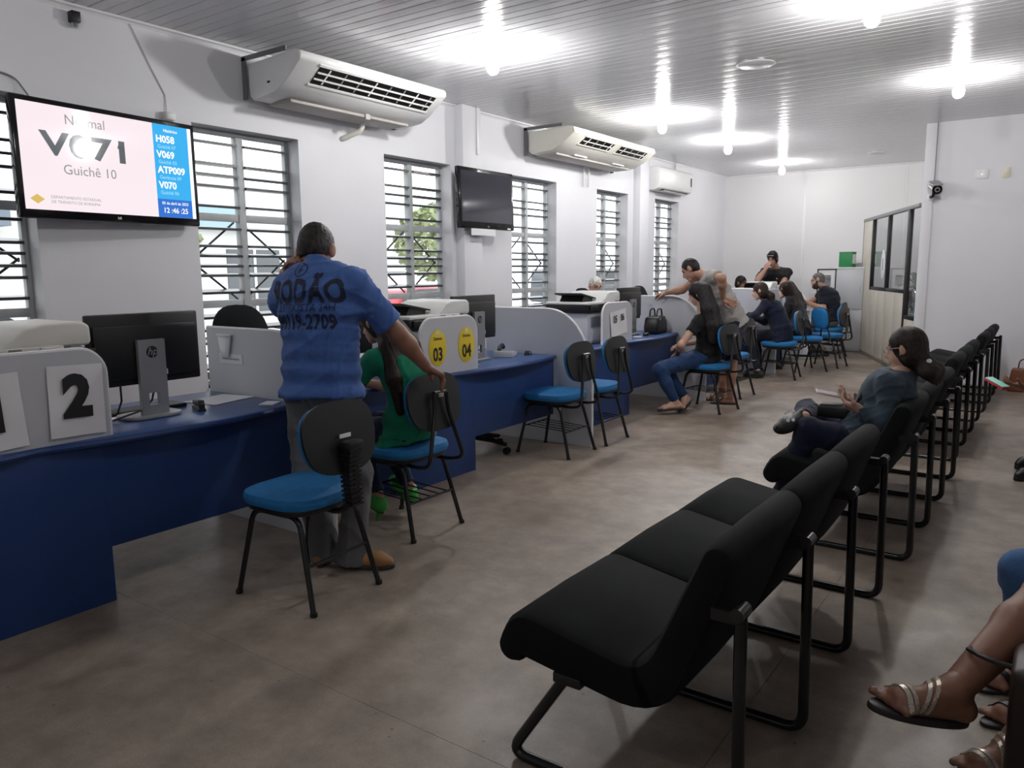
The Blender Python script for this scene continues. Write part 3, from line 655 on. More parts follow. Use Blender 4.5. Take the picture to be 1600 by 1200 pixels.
def oval(y, num, label):
    t = thing('oval_sticker', label, 'sticker', (-3.43 + 0.001, y, 0.935), 0, 'yellow oval number stickers')
    MB().slab([(0.09 * math.cos(a), 0.125 * math.sin(a)) for a in np.linspace(0, 2 * PI, 40)[:-1]], 0, 0.002, 0.0006, M=Matrix(((0, 0, 1, 0), (1, 0, 0, 0), (0, 1, 0, 0), (0, 0, 0, 1)))).build('disc', M_YELLOW, t)
    text(num, 0.125, (0.002, 0, -0.085), (0, 1, 0), (0, 0, 1), M_INK, t, 'number', bold=0.03, sx=0.8)
    text('Detran', 0.03, (0.002, 0, 0.055), (0, 1, 0), (0, 0, 1), M_INK, t, 'small_lettering', bold=0.02)
    MB().slab([(0.018 * math.cos(a), 0.018 * math.sin(a)) for a in np.linspace(0, 2 * PI, 16)[:-1]], 0.002, 0.003, 0.0003, M=Matrix(((0, 0, 1, 0), (1, 0, 0, 0), (0, 1, 0, 0.098), (0, 0, 0, 1)))).build('emblem', pbr('pale_yellow', (0.85, 0.78, 0.35), 0.5), t)
oval(3.935, '03', 'yellow oval sticker numbered 03, the one nearer the woman in green'); oval(4.245, '04', 'yellow oval sticker numbered 04, the one nearer the monitor on its right')

# ------------------------------------------------------------------ monitors
def monitor(label, loc, rz, logo):
    t = thing('monitor', label, 'monitor', loc, rz, 'computer monitors seen from behind')     # local +x is the back of the screen
    W, H = 0.56, 0.345; zc = 0.34
    MB().box(-0.045, -0.01, -W / 2, W / 2, zc - H / 2, zc + H / 2).build('rear_shell', M_BLACKP, t, bevel=0.008)
    MB().box(-0.012, 0.006, -W / 2 + 0.02, W / 2 - 0.02, zc - H / 2 + 0.03, zc + H / 2 - 0.055).build('rear_panel', M_BLACKP, t, bevel=0.006)
    MB().box(-0.047, -0.0445, -W / 2 + 0.012, W / 2 - 0.012, zc - H / 2 + 0.018, zc + H / 2 - 0.012).build('screen', M_SCREEN, t)
    # stand: flat column with a cable hole
    o = [(-0.068, 0.012), (0.068, 0.012), (0.068, 0.385), (-0.068, 0.385)]; hl = [(-0.03, 0.065), (0.022, 0.065), (0.022, 0.125), (-0.03, 0.125)]
    m = MB()
    for a, b, c, d in ((-0.068, -0.03, 0.012, 0.385), (0.022, 0.068, 0.012, 0.385), (-0.03, 0.022, 0.125, 0.385), (-0.03, 0.022, 0.012, 0.065)): m.box(0.012, 0.035, a, b, c, d)
    st = m.build('stand_column', M_SILVER, t)
    m = MB(); m.slab(superellipse(0.20, 0.29, 3.2, 36, -0.03, 0), 0.002, 0.018, 0.005); m.build('stand_base', M_SILVER, t)
    if logo:
        MB().slab([(0.029 * math.cos(a), 0.029 * math.sin(a)) for a in np.linspace(0, 2 * PI, 32)[:-1]], 0.035, 0.0365, 0.0004, M=Matrix(((0, 0, 1, 0), (1, 0, 0, 0), (0, 1, 0, 0.325), (0, 0, 0, 1)))).build('logo_disc', M_INK, st)
        text('hp', 0.052, (0.0366, 0.0, 0.311), (0, 1, 0), (0, 0, 1), M_SILVER, st, 'logo_letters', shear=0.3, bold=0.01)
    MB().box(0.02, 0.035, 0.068, 0.075, 0.21, 0.235).build('side_tab', M_WHITEP, t)
    MB().tube([(0.0, -0.15, zc - H / 2 + 0.01), (0.0, -0.15, 0.10), (-0.01, -0.17, 0.04), (-0.03, -0.24, 0.012)], 0.005, 8).build('video_cable', M_BLACKP, t)
    MB().tube([(0.008, 0.015, 0.15), (0.01, -0.005, 0.085), (0.02, -0.06, 0.045), (0.0, -0.20, 0.012)], 0.005, 8).build('power_cable', M_BLACKP, t)
    return t
mo = monitor('black monitor with silver stand and hp logo on the nearest desk', (-3.62, 2.01, ZT), 0.0, True)
place(copy_tree(mo), (-3.74, 4.76, ZT), 0.04, 'black monitor to the right of the 04 sticker')
place(copy_tree(mo), (-3.75, 3.36, ZT), -0.05, 'black monitor in front of the face of the woman in green')
place(copy_tree(mo), (-3.80, 7.55, ZT), 0.05, 'black monitor behind the black handbag on the third desk')
place(copy_tree(mo), (-3.90, 10.35, ZT), 0.0, 'black monitor facing the woman in the navy jacket')

# ------------------------------------------------------------------ printers
def printer(label, loc, rz, mat):
    t = thing('printer', label, 'printer', loc, rz, 'multifunction printers on the desks')       # local +x to the public, +y to the picture's right
    BK = M_BLACKP
    MB().box(-0.24, 0.20, -0.30, 0.30, 0.0, 0.30).build('body', M_PANEL if mat is M_WHITEP else mat, t, bevel=0.02)
    MB().box(0.20, 0.206, -0.24, 0.24, 0.03, 0.14).build('paper_drawer', M_WHITEP, t, bevel=0.003); MB().box(0.2, 0.205, -0.24, 0.24, 0.16, 0.26).build('front_cover', M_GREYP, t, bevel=0.003)
    MB().prism([(-0.33, 0.30), (0.33, 0.30), (0.335, 0.33), (0.335, 0.375), (-0.34, 0.375)], 'x', -0.25, 0.22).build('scanner_bed', BK, t, bevel=0.006)
    MB().box(-0.25, 0.225, -0.335, 0.20, 0.376, 0.40).build('lid', mat, t, bevel=0.008)
    # document feeder: hump at the right end, sloping tray to the left
    MB().prism([(-0.06, 0.395), (0.31, 0.39), (0.32, 0.41), (0.318, 0.475), (0.29, 0.495), (0.12, 0.492), (0.05, 0.475), (0.0, 0.43)], 'x', -0.22, 0.215).build('document_feeder', mat, t, bevel=0.012, seg=3)
    MB().prism([(-0.30, 0.47), (-0.02, 0.425), (-0.02, 0.435), (-0.30, 0.485)], 'x', -0.17, 0.13).build('input_tray', BK, t)
    MB().prism([(-0.24, 0.402), (-0.05, 0.402), (-0.03, 0.44), (-0.2, 0.455)], 'x', -0.15, 0.10).build('tray_support', BK, t)
    for y in (-0.02, 0.1, 0.22): MB().box(0.22, 0.23, y, y + 0.05, 0.372, 0.395).build('hinge_clip', M_GREYP if y != 0.1 else M_CHROME, t, bevel=0.003)
    MB().box(0.22, 0.24, -0.31, -0.16, 0.32, 0.37).build('control_panel', BK, t, bevel=0.004)
    return t
pr = printer('cream printer behind the 1 and 2 signs', (-3.72, 1.37, ZT), 0.0, M_CREAM)
pr2 = printer('white printer behind the 03 and 04 stickers', (-3.78, 4.14, ZT), 0.0, M_WHITEP)
place(copy_tree(pr2), (-3.83, 6.62, ZT), 0.0, 'white printer behind the 05 06 sheet')
place(copy_tree(pr2), (-4.0, 12.42, ZT), 0.0, 'white printer that the man in the black cap leans on')

# ------------------------------------------------------------------ customer chairs (local +y is the front)
def chair_base(label, accordion):
    t = thing('customer_chair', label, 'chair', (0, 0, 0), 0, 'blue customer chairs at the desks')
    zs = 0.435
    out = superellipse(0.46, 0.44, 3.4, 40, 0, 0.02)
    MB().slab(out, zs, zs + 0.06, 0.024, dome=0.012).build('seat', M_SEATBLUE, t)
    MB().slab(superellipse(0.43, 0.41, 3.4, 40, 0, 0.02), zs - 0.022, zs + 0.012, 0.010).build('seat_shell', M_BLACKP, t)
    # backrest: shield shape, curved round the sitter
    def shell(off, th, grow, mi_name, mat):
        N = 14; ol = superellipse(0.43 + grow, 0.315 + grow, 3.0, 44); m = MB(); Mb = Matrix.Translation((0, -0.235, 0.745)) @ Matrix.Rotation(-0.17, 4, 'X')
        def bend(x, z, d): return Mb @ Vector((x * (1 - 0.12 * (z < 0) * (-z / 0.16)), 0.30 * x * x - 0.25 * z * z * 0 + d, z))
        rings = []
        for k, d in ((1.0, off), (1.0, off + th * 0.75), (0.93, off + th)): rings.append([bend(x * k, z * k, d) for x, z in ol])
        for k in (0.6, 0.25): rings.append([bend(x * k, z * k, off + th) for x, z in ol])
        back = [[bend(x * k, z * k, off) for x, z in ol] for k in (0.25, 0.6)]
        allr = back + rings; vs = [v for r in allr for v in r]; n = len(ol)
        fs = [(i * n + j, i * n + (j + 1) % n, (i + 1) * n + (j + 1) % n, (i + 1) * n + j) for i in range(len(allr) - 1) for j in range(n)]
        fs += [tuple(range(n))[::-1], tuple((len(allr) - 1) * n + j for j in range(n))]
        m.add(vs, fs, 0, True); return m.build(mi_name, mat, t)
    shell(-0.012, 0.018, 0.0, 'backrest_shell', M_BLACKP)
    shell(0.004, 0.030, -0.014, 'backrest', M_SEATBLUE)
    r = 0.0125
    for sx in (-1, 1):
        x = 0.165 * sx; xb = 0.205 * sx
        pts = fillet([(xb, 0.245, 0), (x, 0.16, zs - 0.03), (x, -0.13, zs - 0.03), (xb, -0.235, 0)], 0.06)
        k = len(pts) // 2
        MB().tube(pts[:k + 1], r, 10).build('leg', M_BLACKM, t); MB().tube(pts[k:], r, 10).build('leg', M_BLACKM, t)
        for y in (0.245, -0.235): MB().cyl((xb, y, 0), (xb * 0.998, y * 0.995, 0.018), 0.016, 12).build('foot_cap', M_BLACKP, t)
    for y in (0.10, -0.08): MB().tube([(-0.165, y, zs - 0.028), (0.165, y, zs - 0.028)], 0.010, 8).build('seat_bar', M_BLACKM, t)
    yb = -0.187; zb = 0.20
    MB().tube([(-0.187, yb, zb), (0.187, yb, zb)], 0.007, 8).build('stretcher', M_BLACKM, t)
    if accordion:
        m = MB()
        pts = [(0, -0.06, zs - 0.03), (0, -0.20, zs - 0.035), (0, -0.285, zs + 0.02), (0, -0.30, zs + 0.12), (0, -0.285, 0.70)]
        P = fillet(pts, 0.07, 6); m.tube(P, 0.014, 10); m.build('backrest_bar', M_BLACKM, t)
        m = MB(); n = 26
        for i in range(n):
            q = i / (n - 1); z = 0.455 + 0.25 * q; y = -0.292 + 0.01 * math.sin(q * 3)
            w_, d_ = (0.036, 0.028) if i % 2 == 0 else (0.028, 0.021)
            m.box(-w_, w_, y - d_, y + d_, z - 0.005, z + 0.0052)
        o = m.build('accordion_cover', M_BLACKP, t); o['kind'] = 'stuff'
        MB().box(-0.045, 0.045, -0.325, -0.262, 0.70, 0.735).build('cover_cap', M_BLACKP, t, bevel=0.008)
        MB().box(-0.035, 0.03, -0.262, -0.2575, 0.745, 0.762).build('maker_label', M_PAPER, t)
    else:
        for sx in (-1, 1):
            P = fillet([(0.10 * sx, 0.02, zs - 0.03), (0.13 * sx, -0.20, zs - 0.04), (0.145 * sx, -0.31, zs - 0.02), (0.055 * sx, -0.275, 0.70), (0.05 * sx, -0.268, 0.80)], 0.05, 6)
            MB().tube(P, 0.011, 10).build('backrest_tube', M_BLACKM, t)
        MB().tube([(-0.05, -0.268, 0.80), (0.05, -0.268, 0.80)], 0.011, 8).build('backrest_tube', M_BLACKM, t)
        MB().box(-0.02, 0.02, -0.278, -0.262, 0.775, 0.80).build('chrome_clip', M_CHROME, t, bevel=0.003)
        # wire book rack
        for x in (-0.14, -0.07, 0.0, 0.07, 0.14): MB().tube([(x, yb, zb), (x, 0.19, zb + 0.02)], 0.004, 6).build('rack_wire', M_BLACKM, t)
        MB().tube([(-0.187, 0.195, zb + 0.02), (0.187, 0.195, zb + 0.02)], 0.006, 6).build('rack_bar', M_BLACKM, t)
    return t
CH = chair_base('empty blue chair with ribbed back support, behind the man in blue', True)
place(CH, (-2.735, 2.21, 0), PI / 2 + 0.06)
CB = chair_base('chair the woman in green sits on, gripped by the man in blue', False)
place(CB, (-2.985, 3.13, 0), PI / 2)
for x, y, rz, lab in ((-3.25, 5.17, PI / 2, 'empty blue chair on the near side of the rounded divider'),
                      (-3.235, 5.73, PI / 2 + 0.03, 'empty blue chair on the far side of the rounded divider'),
                      (-2.93, 7.63, PI / 2 - 0.12, 'chair under the woman in the black top and jeans'),
                      (-3.08, 8.62, PI / 2 - 0.05, 'empty chair beside the man who leans over'),
                      (-3.02, 10.42, PI / 2 + 0.1, 'chair under the woman in the navy jacket'),
                      (-2.95, 11.35, PI / 2 + 0.75, 'chair turned so its blue backrest front shows, under the long-haired woman'),
                      (-2.80, 12.0, PI / 2 - 0.1, 'dark empty chair seen from behind, in front of the bearded man'),
                      (-3.08, 13.30, PI / 2, 'chair under the bearded man by the filing cabinet')):
    place(copy_tree(CB), (x, y, 0), rz, lab)

# staff chairs behind the desks
def staff_chair(label, loc, rz):
    t = thing('office_chair', label, 'chair', loc, rz, 'black staff chairs behind the desks')
    MB().slab(superellipse(0.48, 0.46, 3, 32), 0.44, 0.52, 0.03, dome=0.01).build('seat', M_BENCH, t)
    N = 32; ol = superellipse(0.46, 0.60, 2.6, N); m = MB(); n = N
    rings = [[Vector((x * k, -0.27 + 0.35 * x * x + d - 0.08 * z, 0.93 + z * k)) for x, z in ol] for k, d in ((0.9, -0.03), (1, -0.01), (1, 0.02), (0.9, 0.04))]
    vs = [v for r in rings for v in r]; fs = [(i * n + j, i * n + (j + 1) % n, (i + 1) * n + (j + 1) % n, (i + 1) * n + j) for i in range(3) for j in range(n)] + [tuple(range(n))[::-1], tuple(3 * n + j for j in range(n))]
    m.add(vs, fs, 0, True); m.build('backrest', M_BENCH, t)
    MB().tube(fillet([(0, 0, 0.42), (0, -0.27, 0.42), (0, -0.30, 0.85)], 0.08), 0.022, 10).build('backrest_bar', M_BLACKP, t)
    MB().cyl((0, 0, 0.10), (0, 0, 0.44), 0.028, 14).build('gas_lift', M_BLACKP, t)
    for k in range(5):
        a = k * 2 * PI / 5 + 0.3; c, s_ = math.cos(a), math.sin(a)
        MB().tube([(0.03 * c, 0.03 * s_, 0.115), (0.16 * c, 0.16 * s_, 0.105), (0.30 * c, 0.30 * s_, 0.075)], 0.02, 8, rs=[0.026, 0.022, 0.016]).build('star_arm', M_BLACKP, t)
        for q in (-0.014, 0.014):
            mc = Vector((0.30 * c - s_ * q, 0.30 * s_ + c * q, 0.028)); ax = Vector((-s_, c, 0)) * 0.007
            MB().cyl(mc - ax, mc + ax, 0.028, 14).build('caster', M_BLACKP, t)
    return t
SC = staff_chair('black staff chair whose wheeled base shows under the second desk', (-3.82, 4.80, 0), -PI / 2 + 0.2)
place(copy_tree(SC), (-4.66, 8.45, 0), -PI / 2, 'black staff chair under the white-haired clerk')
place(copy_tree(SC), (-4.56, 9.85, 0), -PI / 2, 'black rounded staff chair back in front of the last windows')
place(copy_tree(SC), (-4.45, 3.30, 0), -PI / 2, 'black staff chair behind the second desk')
place(copy_tree(SC), (-4.72, 12.6, 0), -PI / 2, 'black staff chair under the clerk in glasses')

# ------------------------------------------------------------------ waiting benches: three joined seats on four bent tube frames
PT = 0.61
M_CLIP = pbr('dark_clip', (0.018, 0.018, 0.018), 0.3)
def arc_profile():
    "closed (x,z) outline of the one-piece padded shell: seat, bend, backrest"
    c = fillet([(-0.36, 0, 0.345), (-0.33, 0, 0.400), (0.095, 0, 0.325), (0.262, 0, 0.742)], 0.13, 8)
    c = [(p[0], p[2]) for p in c]; th = [0.05, 0.052] + [0.052 + 0.016 * math.sin(PI * k / (len(c) - 3)) for k in range(len(c) - 3)] + [0.045]
    up, lo = [], []
    for i, (x, z) in enumerate(c):
        a = c[max(0, i - 1)]; b = c[min(len(c) - 1, i + 1)]; tx, tz = b[0] - a[0], b[1] - a[1]; L = math.hypot(tx, tz); nx, nz = -tz / L, tx / L
        up.append((x + nx * th[i], z + nz * th[i])); lo.append((x - nx * th[i], z - nz * th[i]))
    return up, lo
def bench(label, loc):
    t = thing('waiting_bench', label, 'bench', loc, 0, 'black three-seat waiting benches')     # origin at the middle; people face -x
    up, lo = arc_profile()
    cut = len(up) - 6
    def shell_part(i0, i1, y0, y1, nm):
        u, l = up[i0:i1 + 1], lo[i0:i1 + 1]
        def cap(p, q, n=9):      # rounded end between p and q
            cx_, cz_ = (p[0] + q[0]) / 2, (p[1] + q[1]) / 2; r = math.hypot(p[0] - q[0], p[1] - q[1]) / 2; a0 = math.atan2(p[1] - cz_, p[0] - cx_)
            return [(cx_ + r * math.cos(a0 - PI * k / n), cz_ + r * math.sin(a0 - PI * k / n)) for k in range(1, n)]
        poly = u + (cap(u[-1], l[-1]) if i1 == len(up) - 1 else []) + l[::-1] + (cap(l[0], u[0]) if i0 == 0 else [])
        n = len(poly); cx_ = sum(p[0] for p in poly) / n; cz_ = sum(p[1] for p in poly) / n
        mid = [((u[k][0] + l[k][0]) / 2, (u[k][1] + l[k][1]) / 2) for k in range(len(u))]
        def inset(p, q):
            m_ = min(mid, key=lambda c: (c[0] - p[0]) ** 2 + (c[1] - p[1]) ** 2); return (p[0] + (m_[0] - p[0]) * q, p[1] + (m_[1] - p[1]) * q)
        m = MB(); rings = []
        for y, q in ((y0, 0.55), (y0 + 0.006, 0.2), (y0 + 0.025, 0.0), (y0 + (y1 - y0) * 0.5, -0.07), (y1 - 0.025, 0.0), (y1 - 0.006, 0.2), (y1, 0.55)):
            rings.append([(p[0], y, p[1]) for p in (inset(p_, q) for p_ in poly)])
        vs = [v for r in rings for v in r]
        fs = [(i * n + j, i * n + (j + 1) % n, (i + 1) * n + (j + 1) % n, (i + 1) * n + j) for i in range(len(rings) - 1) for j in range(n)]
        fs += [tuple(range(n))[::-1], tuple((len(rings) - 1) * n + j for j in range(n))]
        m.add(vs, fs, 0, True); return m.build(nm, M_BENCH, t)
    for k in range(3):
        y0, y1 = (k - 1.5) * PT + 0.002, (k - 0.5) * PT - 0.002
        shell_part(0, cut, y0, y1, 'seat'); shell_part(cut - 1, len(up) - 1, y0, y1, 'backrest')
    for k in range(4):
        y = (k - 1.5) * PT; y += 0.006 if k == 0 else (-0.006 if k == 3 else 0)
        pts = fillet([(-0.17, y, 0.305), (-0.36, y, 0.013), (0.335, y, 0.013), (0.325, y, 0.64)], 0.06, 6)
        f = MB().tube(pts, 0.0165, 12).build('leg_frame', M_BLACKM, t)
        m = MB(); m.box(0.255, 0.325, y - 0.016, y + 0.016, 0.605, 0.635); m.build('pivot_block', M_BLACKP, f)
        m = MB(); m.cyl((0.325, y - 0.03, 0.635), (0.325, y + 0.03, 0.635), 0.017, 12); m.build('clip', M_CLIP, f)
        m = MB(); m.box(-0.20, -0.11, y - 0.018, y + 0.018, 0.295, 0.325); m.build('seat_bracket', M_BLACKM, f, bevel=0.004)
    MB().tube([(-0.10, -1.5 * PT + 0.04, 0.305), (-0.10, 1.5 * PT - 0.04, 0.305)], 0.016, 10).build('cross_rail', M_BLACKM, t)
    return t
BX = -0.895
BN = bench('empty black three-seat bench in the right foreground', (BX, 2.645, 0))
place(copy_tree(BN), (BX + 0.04, 5.02, 0), 0.0, 'black three-seat bench that the woman in the denim jacket sits on')
place(copy_tree(BN), (BX + 0.0, 7.42, 0), 0.0, 'empty black bench, third from the front')
place(copy_tree(BN), (BX + 0.01, 9.80, 0), 0.0, 'empty black bench farthest back, against the return wall')

# ------------------------------------------------------------------ people: smooth-blended limb fields meshed as continuous surfaces
V3 = lambda *a: np.array(a, float)
def nrm(v): v = np.asarray(v, float); return v / (np.linalg.norm(v) + 1e-9)
def C_(a, b, ra, rb, cuts=()): return ('c', np.asarray(a, float), np.asarray(b, float), ra, rb, tuple(cuts), None)
def F_(a, b, ra, rb, axis, s, cuts=()): return ('c', np.asarray(a, float), np.asarray(b, float), ra, rb, tuple(cuts), (nrm(axis), s))
def E_(c, axes, radii, cuts=()): return ('e', np.asarray(c, float), np.asarray(axes, float), np.asarray(radii, float), tuple(cuts))
def prim_box(p, m):
    if p[0] == 'c': r = max(p[3], p[4]) * (max(1, p[6][1]) if p[6] else 1) + m; return np.minimum(p[1], p[2]) - r, np.maximum(p[1], p[2]) + r
    ext = np.sqrt(((p[2] * p[3][:, None]) ** 2).sum(0)) + m; return p[1] - ext, p[1] + ext
def field_mesh(prims, h, k=0.03, cuts=(), sub=()):
    lo = np.min([prim_box(p, 0.07)[0] for p in prims], 0) - 2 * h; hi = np.max([prim_box(p, 0.07)[1] for p in prims], 0) + 2 * h
    n = np.ceil((hi - lo) / h).astype(int) + 1
    ax = [(lo[i] + h * np.arange(n[i])).astype(np.float32) for i in range(3)]
    F = np.full(n, 0.25, np.float32)
    def ev(p, sl):
        X, Y, Z = ax[0][sl[0]][:, None, None], ax[1][sl[1]][None, :, None], ax[2][sl[2]][None, None, :]
        if p[0] == 'c':
            a, b, ra, rb, _, fl = p[1:]
            px, py, pz = X - a[0], Y - a[1], Z - a[2]; d = b - a
            if fl is not None:
                f, s = fl; q = (px * f[0] + py * f[1] + pz * f[2]) * (1 / s - 1); px, py, pz = px + q * f[0], py + q * f[1], pz + q * f[2]
                d = d + f * np.dot(d, f) * (1 / s - 1)
            t = np.clip((px * d[0] + py * d[1] + pz * d[2]) / (np.dot(d, d) + 1e-9), 0, 1)
            D = np.sqrt((px - t * d[0]) ** 2 + (py - t * d[1]) ** 2 + (pz - t * d[2]) ** 2) - (ra + (rb - ra) * t)
            if fl is not None and fl[1] < 1: D = D * (0.5 + 0.5 * fl[1])
            cs = p[5]
        else:
            c, M, r = p[1], p[2], p[3]; px, py, pz = X - c[0], Y - c[1], Z - c[2]
            q = [px * M[i][0] + py * M[i][1] + pz * M[i][2] for i in range(3)]
            k0 = np.sqrt(sum((q[i] / r[i]) ** 2 for i in range(3))); k1 = np.sqrt(sum((q[i] / r[i] ** 2) ** 2 for i in range(3))) + 1e-6
            D = k0 * (k0 - 1) / k1; cs = p[4]
        for (o, nn) in cs:
            o, nn = np.asarray(o, float), nrm(nn); D = np.maximum(D, (X - o[0]) * nn[0] + (Y - o[1]) * nn[1] + (Z - o[2]) * nn[2])
        return D.astype(np.float32)
    def slc(p, m):
        a, b = prim_box(p, m); i0 = np.clip(np.floor((a - lo) / h).astype(int), 0, n - 1); i1 = np.clip(np.ceil((b - lo) / h).astype(int) + 1, 1, n)
        return tuple(slice(i0[i], max(i1[i], i0[i] + 1)) for i in range(3))
    for p in prims:
        kk = k; sl = slc(p, max(2.5 * h, kk * 1.3)); d = ev(p, sl); f = F[sl]
        hh = np.clip(0.5 + 0.5 * (f - d) / kk, 0, 1); F[sl] = f * (1 - hh) + d * hh - kk * hh * (1 - hh)
    for p in sub:
        sl = slc(p, 3 * h); F[sl] = np.maximum(F[sl], -ev(p, sl))
    for (o, nn) in cuts:
        o, nn = np.asarray(o, float), nrm(nn)
        F = np.maximum(F, ((ax[0] - o[0]) * nn[0])[:, None, None] + ((ax[1] - o[1]) * nn[1])[None, :, None] + ((ax[2] - o[2]) * nn[2])[None, None, :])
    F[0], F[-1] = 0.2, 0.2; F[:, 0], F[:, -1] = 0.2, 0.2; F[:, :, 0], F[:, :, -1] = 0.2, 0.2
    # surface nets
    I = F < 0; c = np.zeros(np.array(F.shape) - 1, np.int8)
    corners = [(i, j, l) for i in (0, 1) for j in (0, 1) for l in (0, 1)]
    def sh(A, o): return A[o[0]:A.shape[0] - 1 + o[0], o[1]:A.shape[1] - 1 + o[1], o[2]:A.shape[2] - 1 + o[2]]
    for o in corners: c += sh(I, o)
    act = (c > 0) & (c < 8); ids = np.full(act.shape, -1, np.int64); idx = np.argwhere(act); ids[act] = np.arange(len(idx))
    if len(idx) == 0: return np.zeros((0, 3)), np.zeros((0, 4), int)
    vals = {o: F[idx[:, 0] + o[0], idx[:, 1] + o[1], idx[:, 2] + o[2]] for o in corners}
    acc = np.zeros((len(idx), 3)); cnt = np.zeros(len(idx))
    for o in corners:
        for a in range(3):
            if o[a] == 0:
                q = list(o); q[a] = 1; q = tuple(q); va, vb = vals[o], vals[q]; m = (va < 0) != (vb < 0); t = va / (va - vb + 1e-12)
                pos = np.tile(np.array(o, float), (len(idx), 1)); pos[:, a] = t; acc[m] += pos[m]; cnt[m] += 1
    verts = lo + h * (idx + acc / cnt[:, None]); quads = []
    for a in range(3):
        b, d = (a + 1) % 3, (a + 2) % 3
        s0 = [slice(None)] * 3; s1 = [slice(None)] * 3; s0[a] = slice(0, -1); s1[a] = slice(1, None)
        A, B = I[tuple(s0)], I[tuple(s1)]
        for flip, m in ((False, A & ~B), (True, ~A & B)):
            e = np.argwhere(m); e = e[(e[:, b] > 0) & (e[:, d] > 0) & (e[:, b] < F.shape[b] - 1) & (e[:, d] < F.shape[d] - 1)]
            if not len(e): continue
            def cell(db, dd): q = e.copy(); q[:, b] -= db; q[:, d] -= dd; return ids[q[:, 0], q[:, 1], q[:, 2]]
            Q = np.stack([cell(1, 1), cell(0, 1), cell(0, 0), cell(1, 0)], 1); quads.append(Q[:, ::-1] if flip else Q)
    return verts, np.concatenate(quads)
def vnormals(v, q):
    fn = np.cross(v[q[:, 2]] - v[q[:, 0]], v[q[:, 3]] - v[q[:, 1]]); N = np.zeros_like(v)
    for i in range(4): np.add.at(N, q[:, i], fn)
    return N / (np.linalg.norm(N, axis=1, keepdims=True) + 1e-9)
def smooth_v(v, q, it=1):
    for _ in range(it):
        S_ = np.zeros_like(v); n = np.zeros(len(v))
        for a, b in ((0, 1), (1, 2), (2, 3), (3, 0)):
            np.add.at(S_, q[:, a], v[q[:, b]]); np.add.at(S_, q[:, b], v[q[:, a]]); np.add.at(n, q[:, a], 1); np.add.at(n, q[:, b], 1)
        v = 0.5 * v + 0.5 * S_ / n[:, None]
    return v
def wrinkle(v, q, amp, fr, seed=0):
    r = np.random.RandomState(seed); N = vnormals(v, q); d = np.zeros(len(v)); p = v.copy()
    for i in range(6):
        w = r.normal(size=3); w[2] *= 1.9; w *= fr * (0.45 + 0.22 * i) / np.linalg.norm(w); ph = r.uniform(0, 6)
        w2, w3 = r.normal(size=3) * fr * 0.22, r.normal(size=3) * fr * 0.16
        warp = np.sin(p @ w2 + ph) * 1.8; mask = np.clip(np.sin(p @ w3 + 2 * ph) * 0.9 + 0.2, 0, 1); s_ = np.sin(p @ w + warp + ph); d += ((1 - np.abs(s_)) ** 3 - 0.22) * mask
    return v + N * (amp * d)[:, None]
def mesh_obj(name, v, q, mats, parent, base, mi=None):
    me = bpy.data.meshes.new(name); v = v - np.asarray(base); q = np.asarray(q)
    me.vertices.add(len(v)); me.vertices.foreach_set('co', v.astype(np.float32).ravel())
    me.loops.add(q.size); me.loops.foreach_set('vertex_index', q.astype(np.int32).ravel())
    me.polygons.add(len(q)); me.polygons.foreach_set('loop_start', np.arange(0, q.size, 4, dtype=np.int32))
    for m in (mats if isinstance(mats, (list, tuple)) else [mats]): me.materials.append(m)
    if mi is not None: me.polygons.foreach_set('material_index', np.asarray(mi, np.int32))
    me.update(calc_edges=True); me.validate(); me.polygons.foreach_set('use_smooth', [True] * len(me.polygons))
    return link(name, me, parent)
def ik(a, c, l1, l2, pole):
    a, c = np.asarray(a, float), np.asarray(c, float); d = c - a; L = np.linalg.norm(d)
    if L > (l1 + l2) * 0.995: c = a + d / L * (l1 + l2) * 0.995; d = c - a; L = np.linalg.norm(d)
    x = (l1 * l1 - l2 * l2 + L * L) / (2 * L); hh = math.sqrt(max(l1 * l1 - x * x, 0)); u = d / L
    p = np.asarray(pole, float); p = nrm(p - u * np.dot(p, u)); return a + u * x + p * hh, c

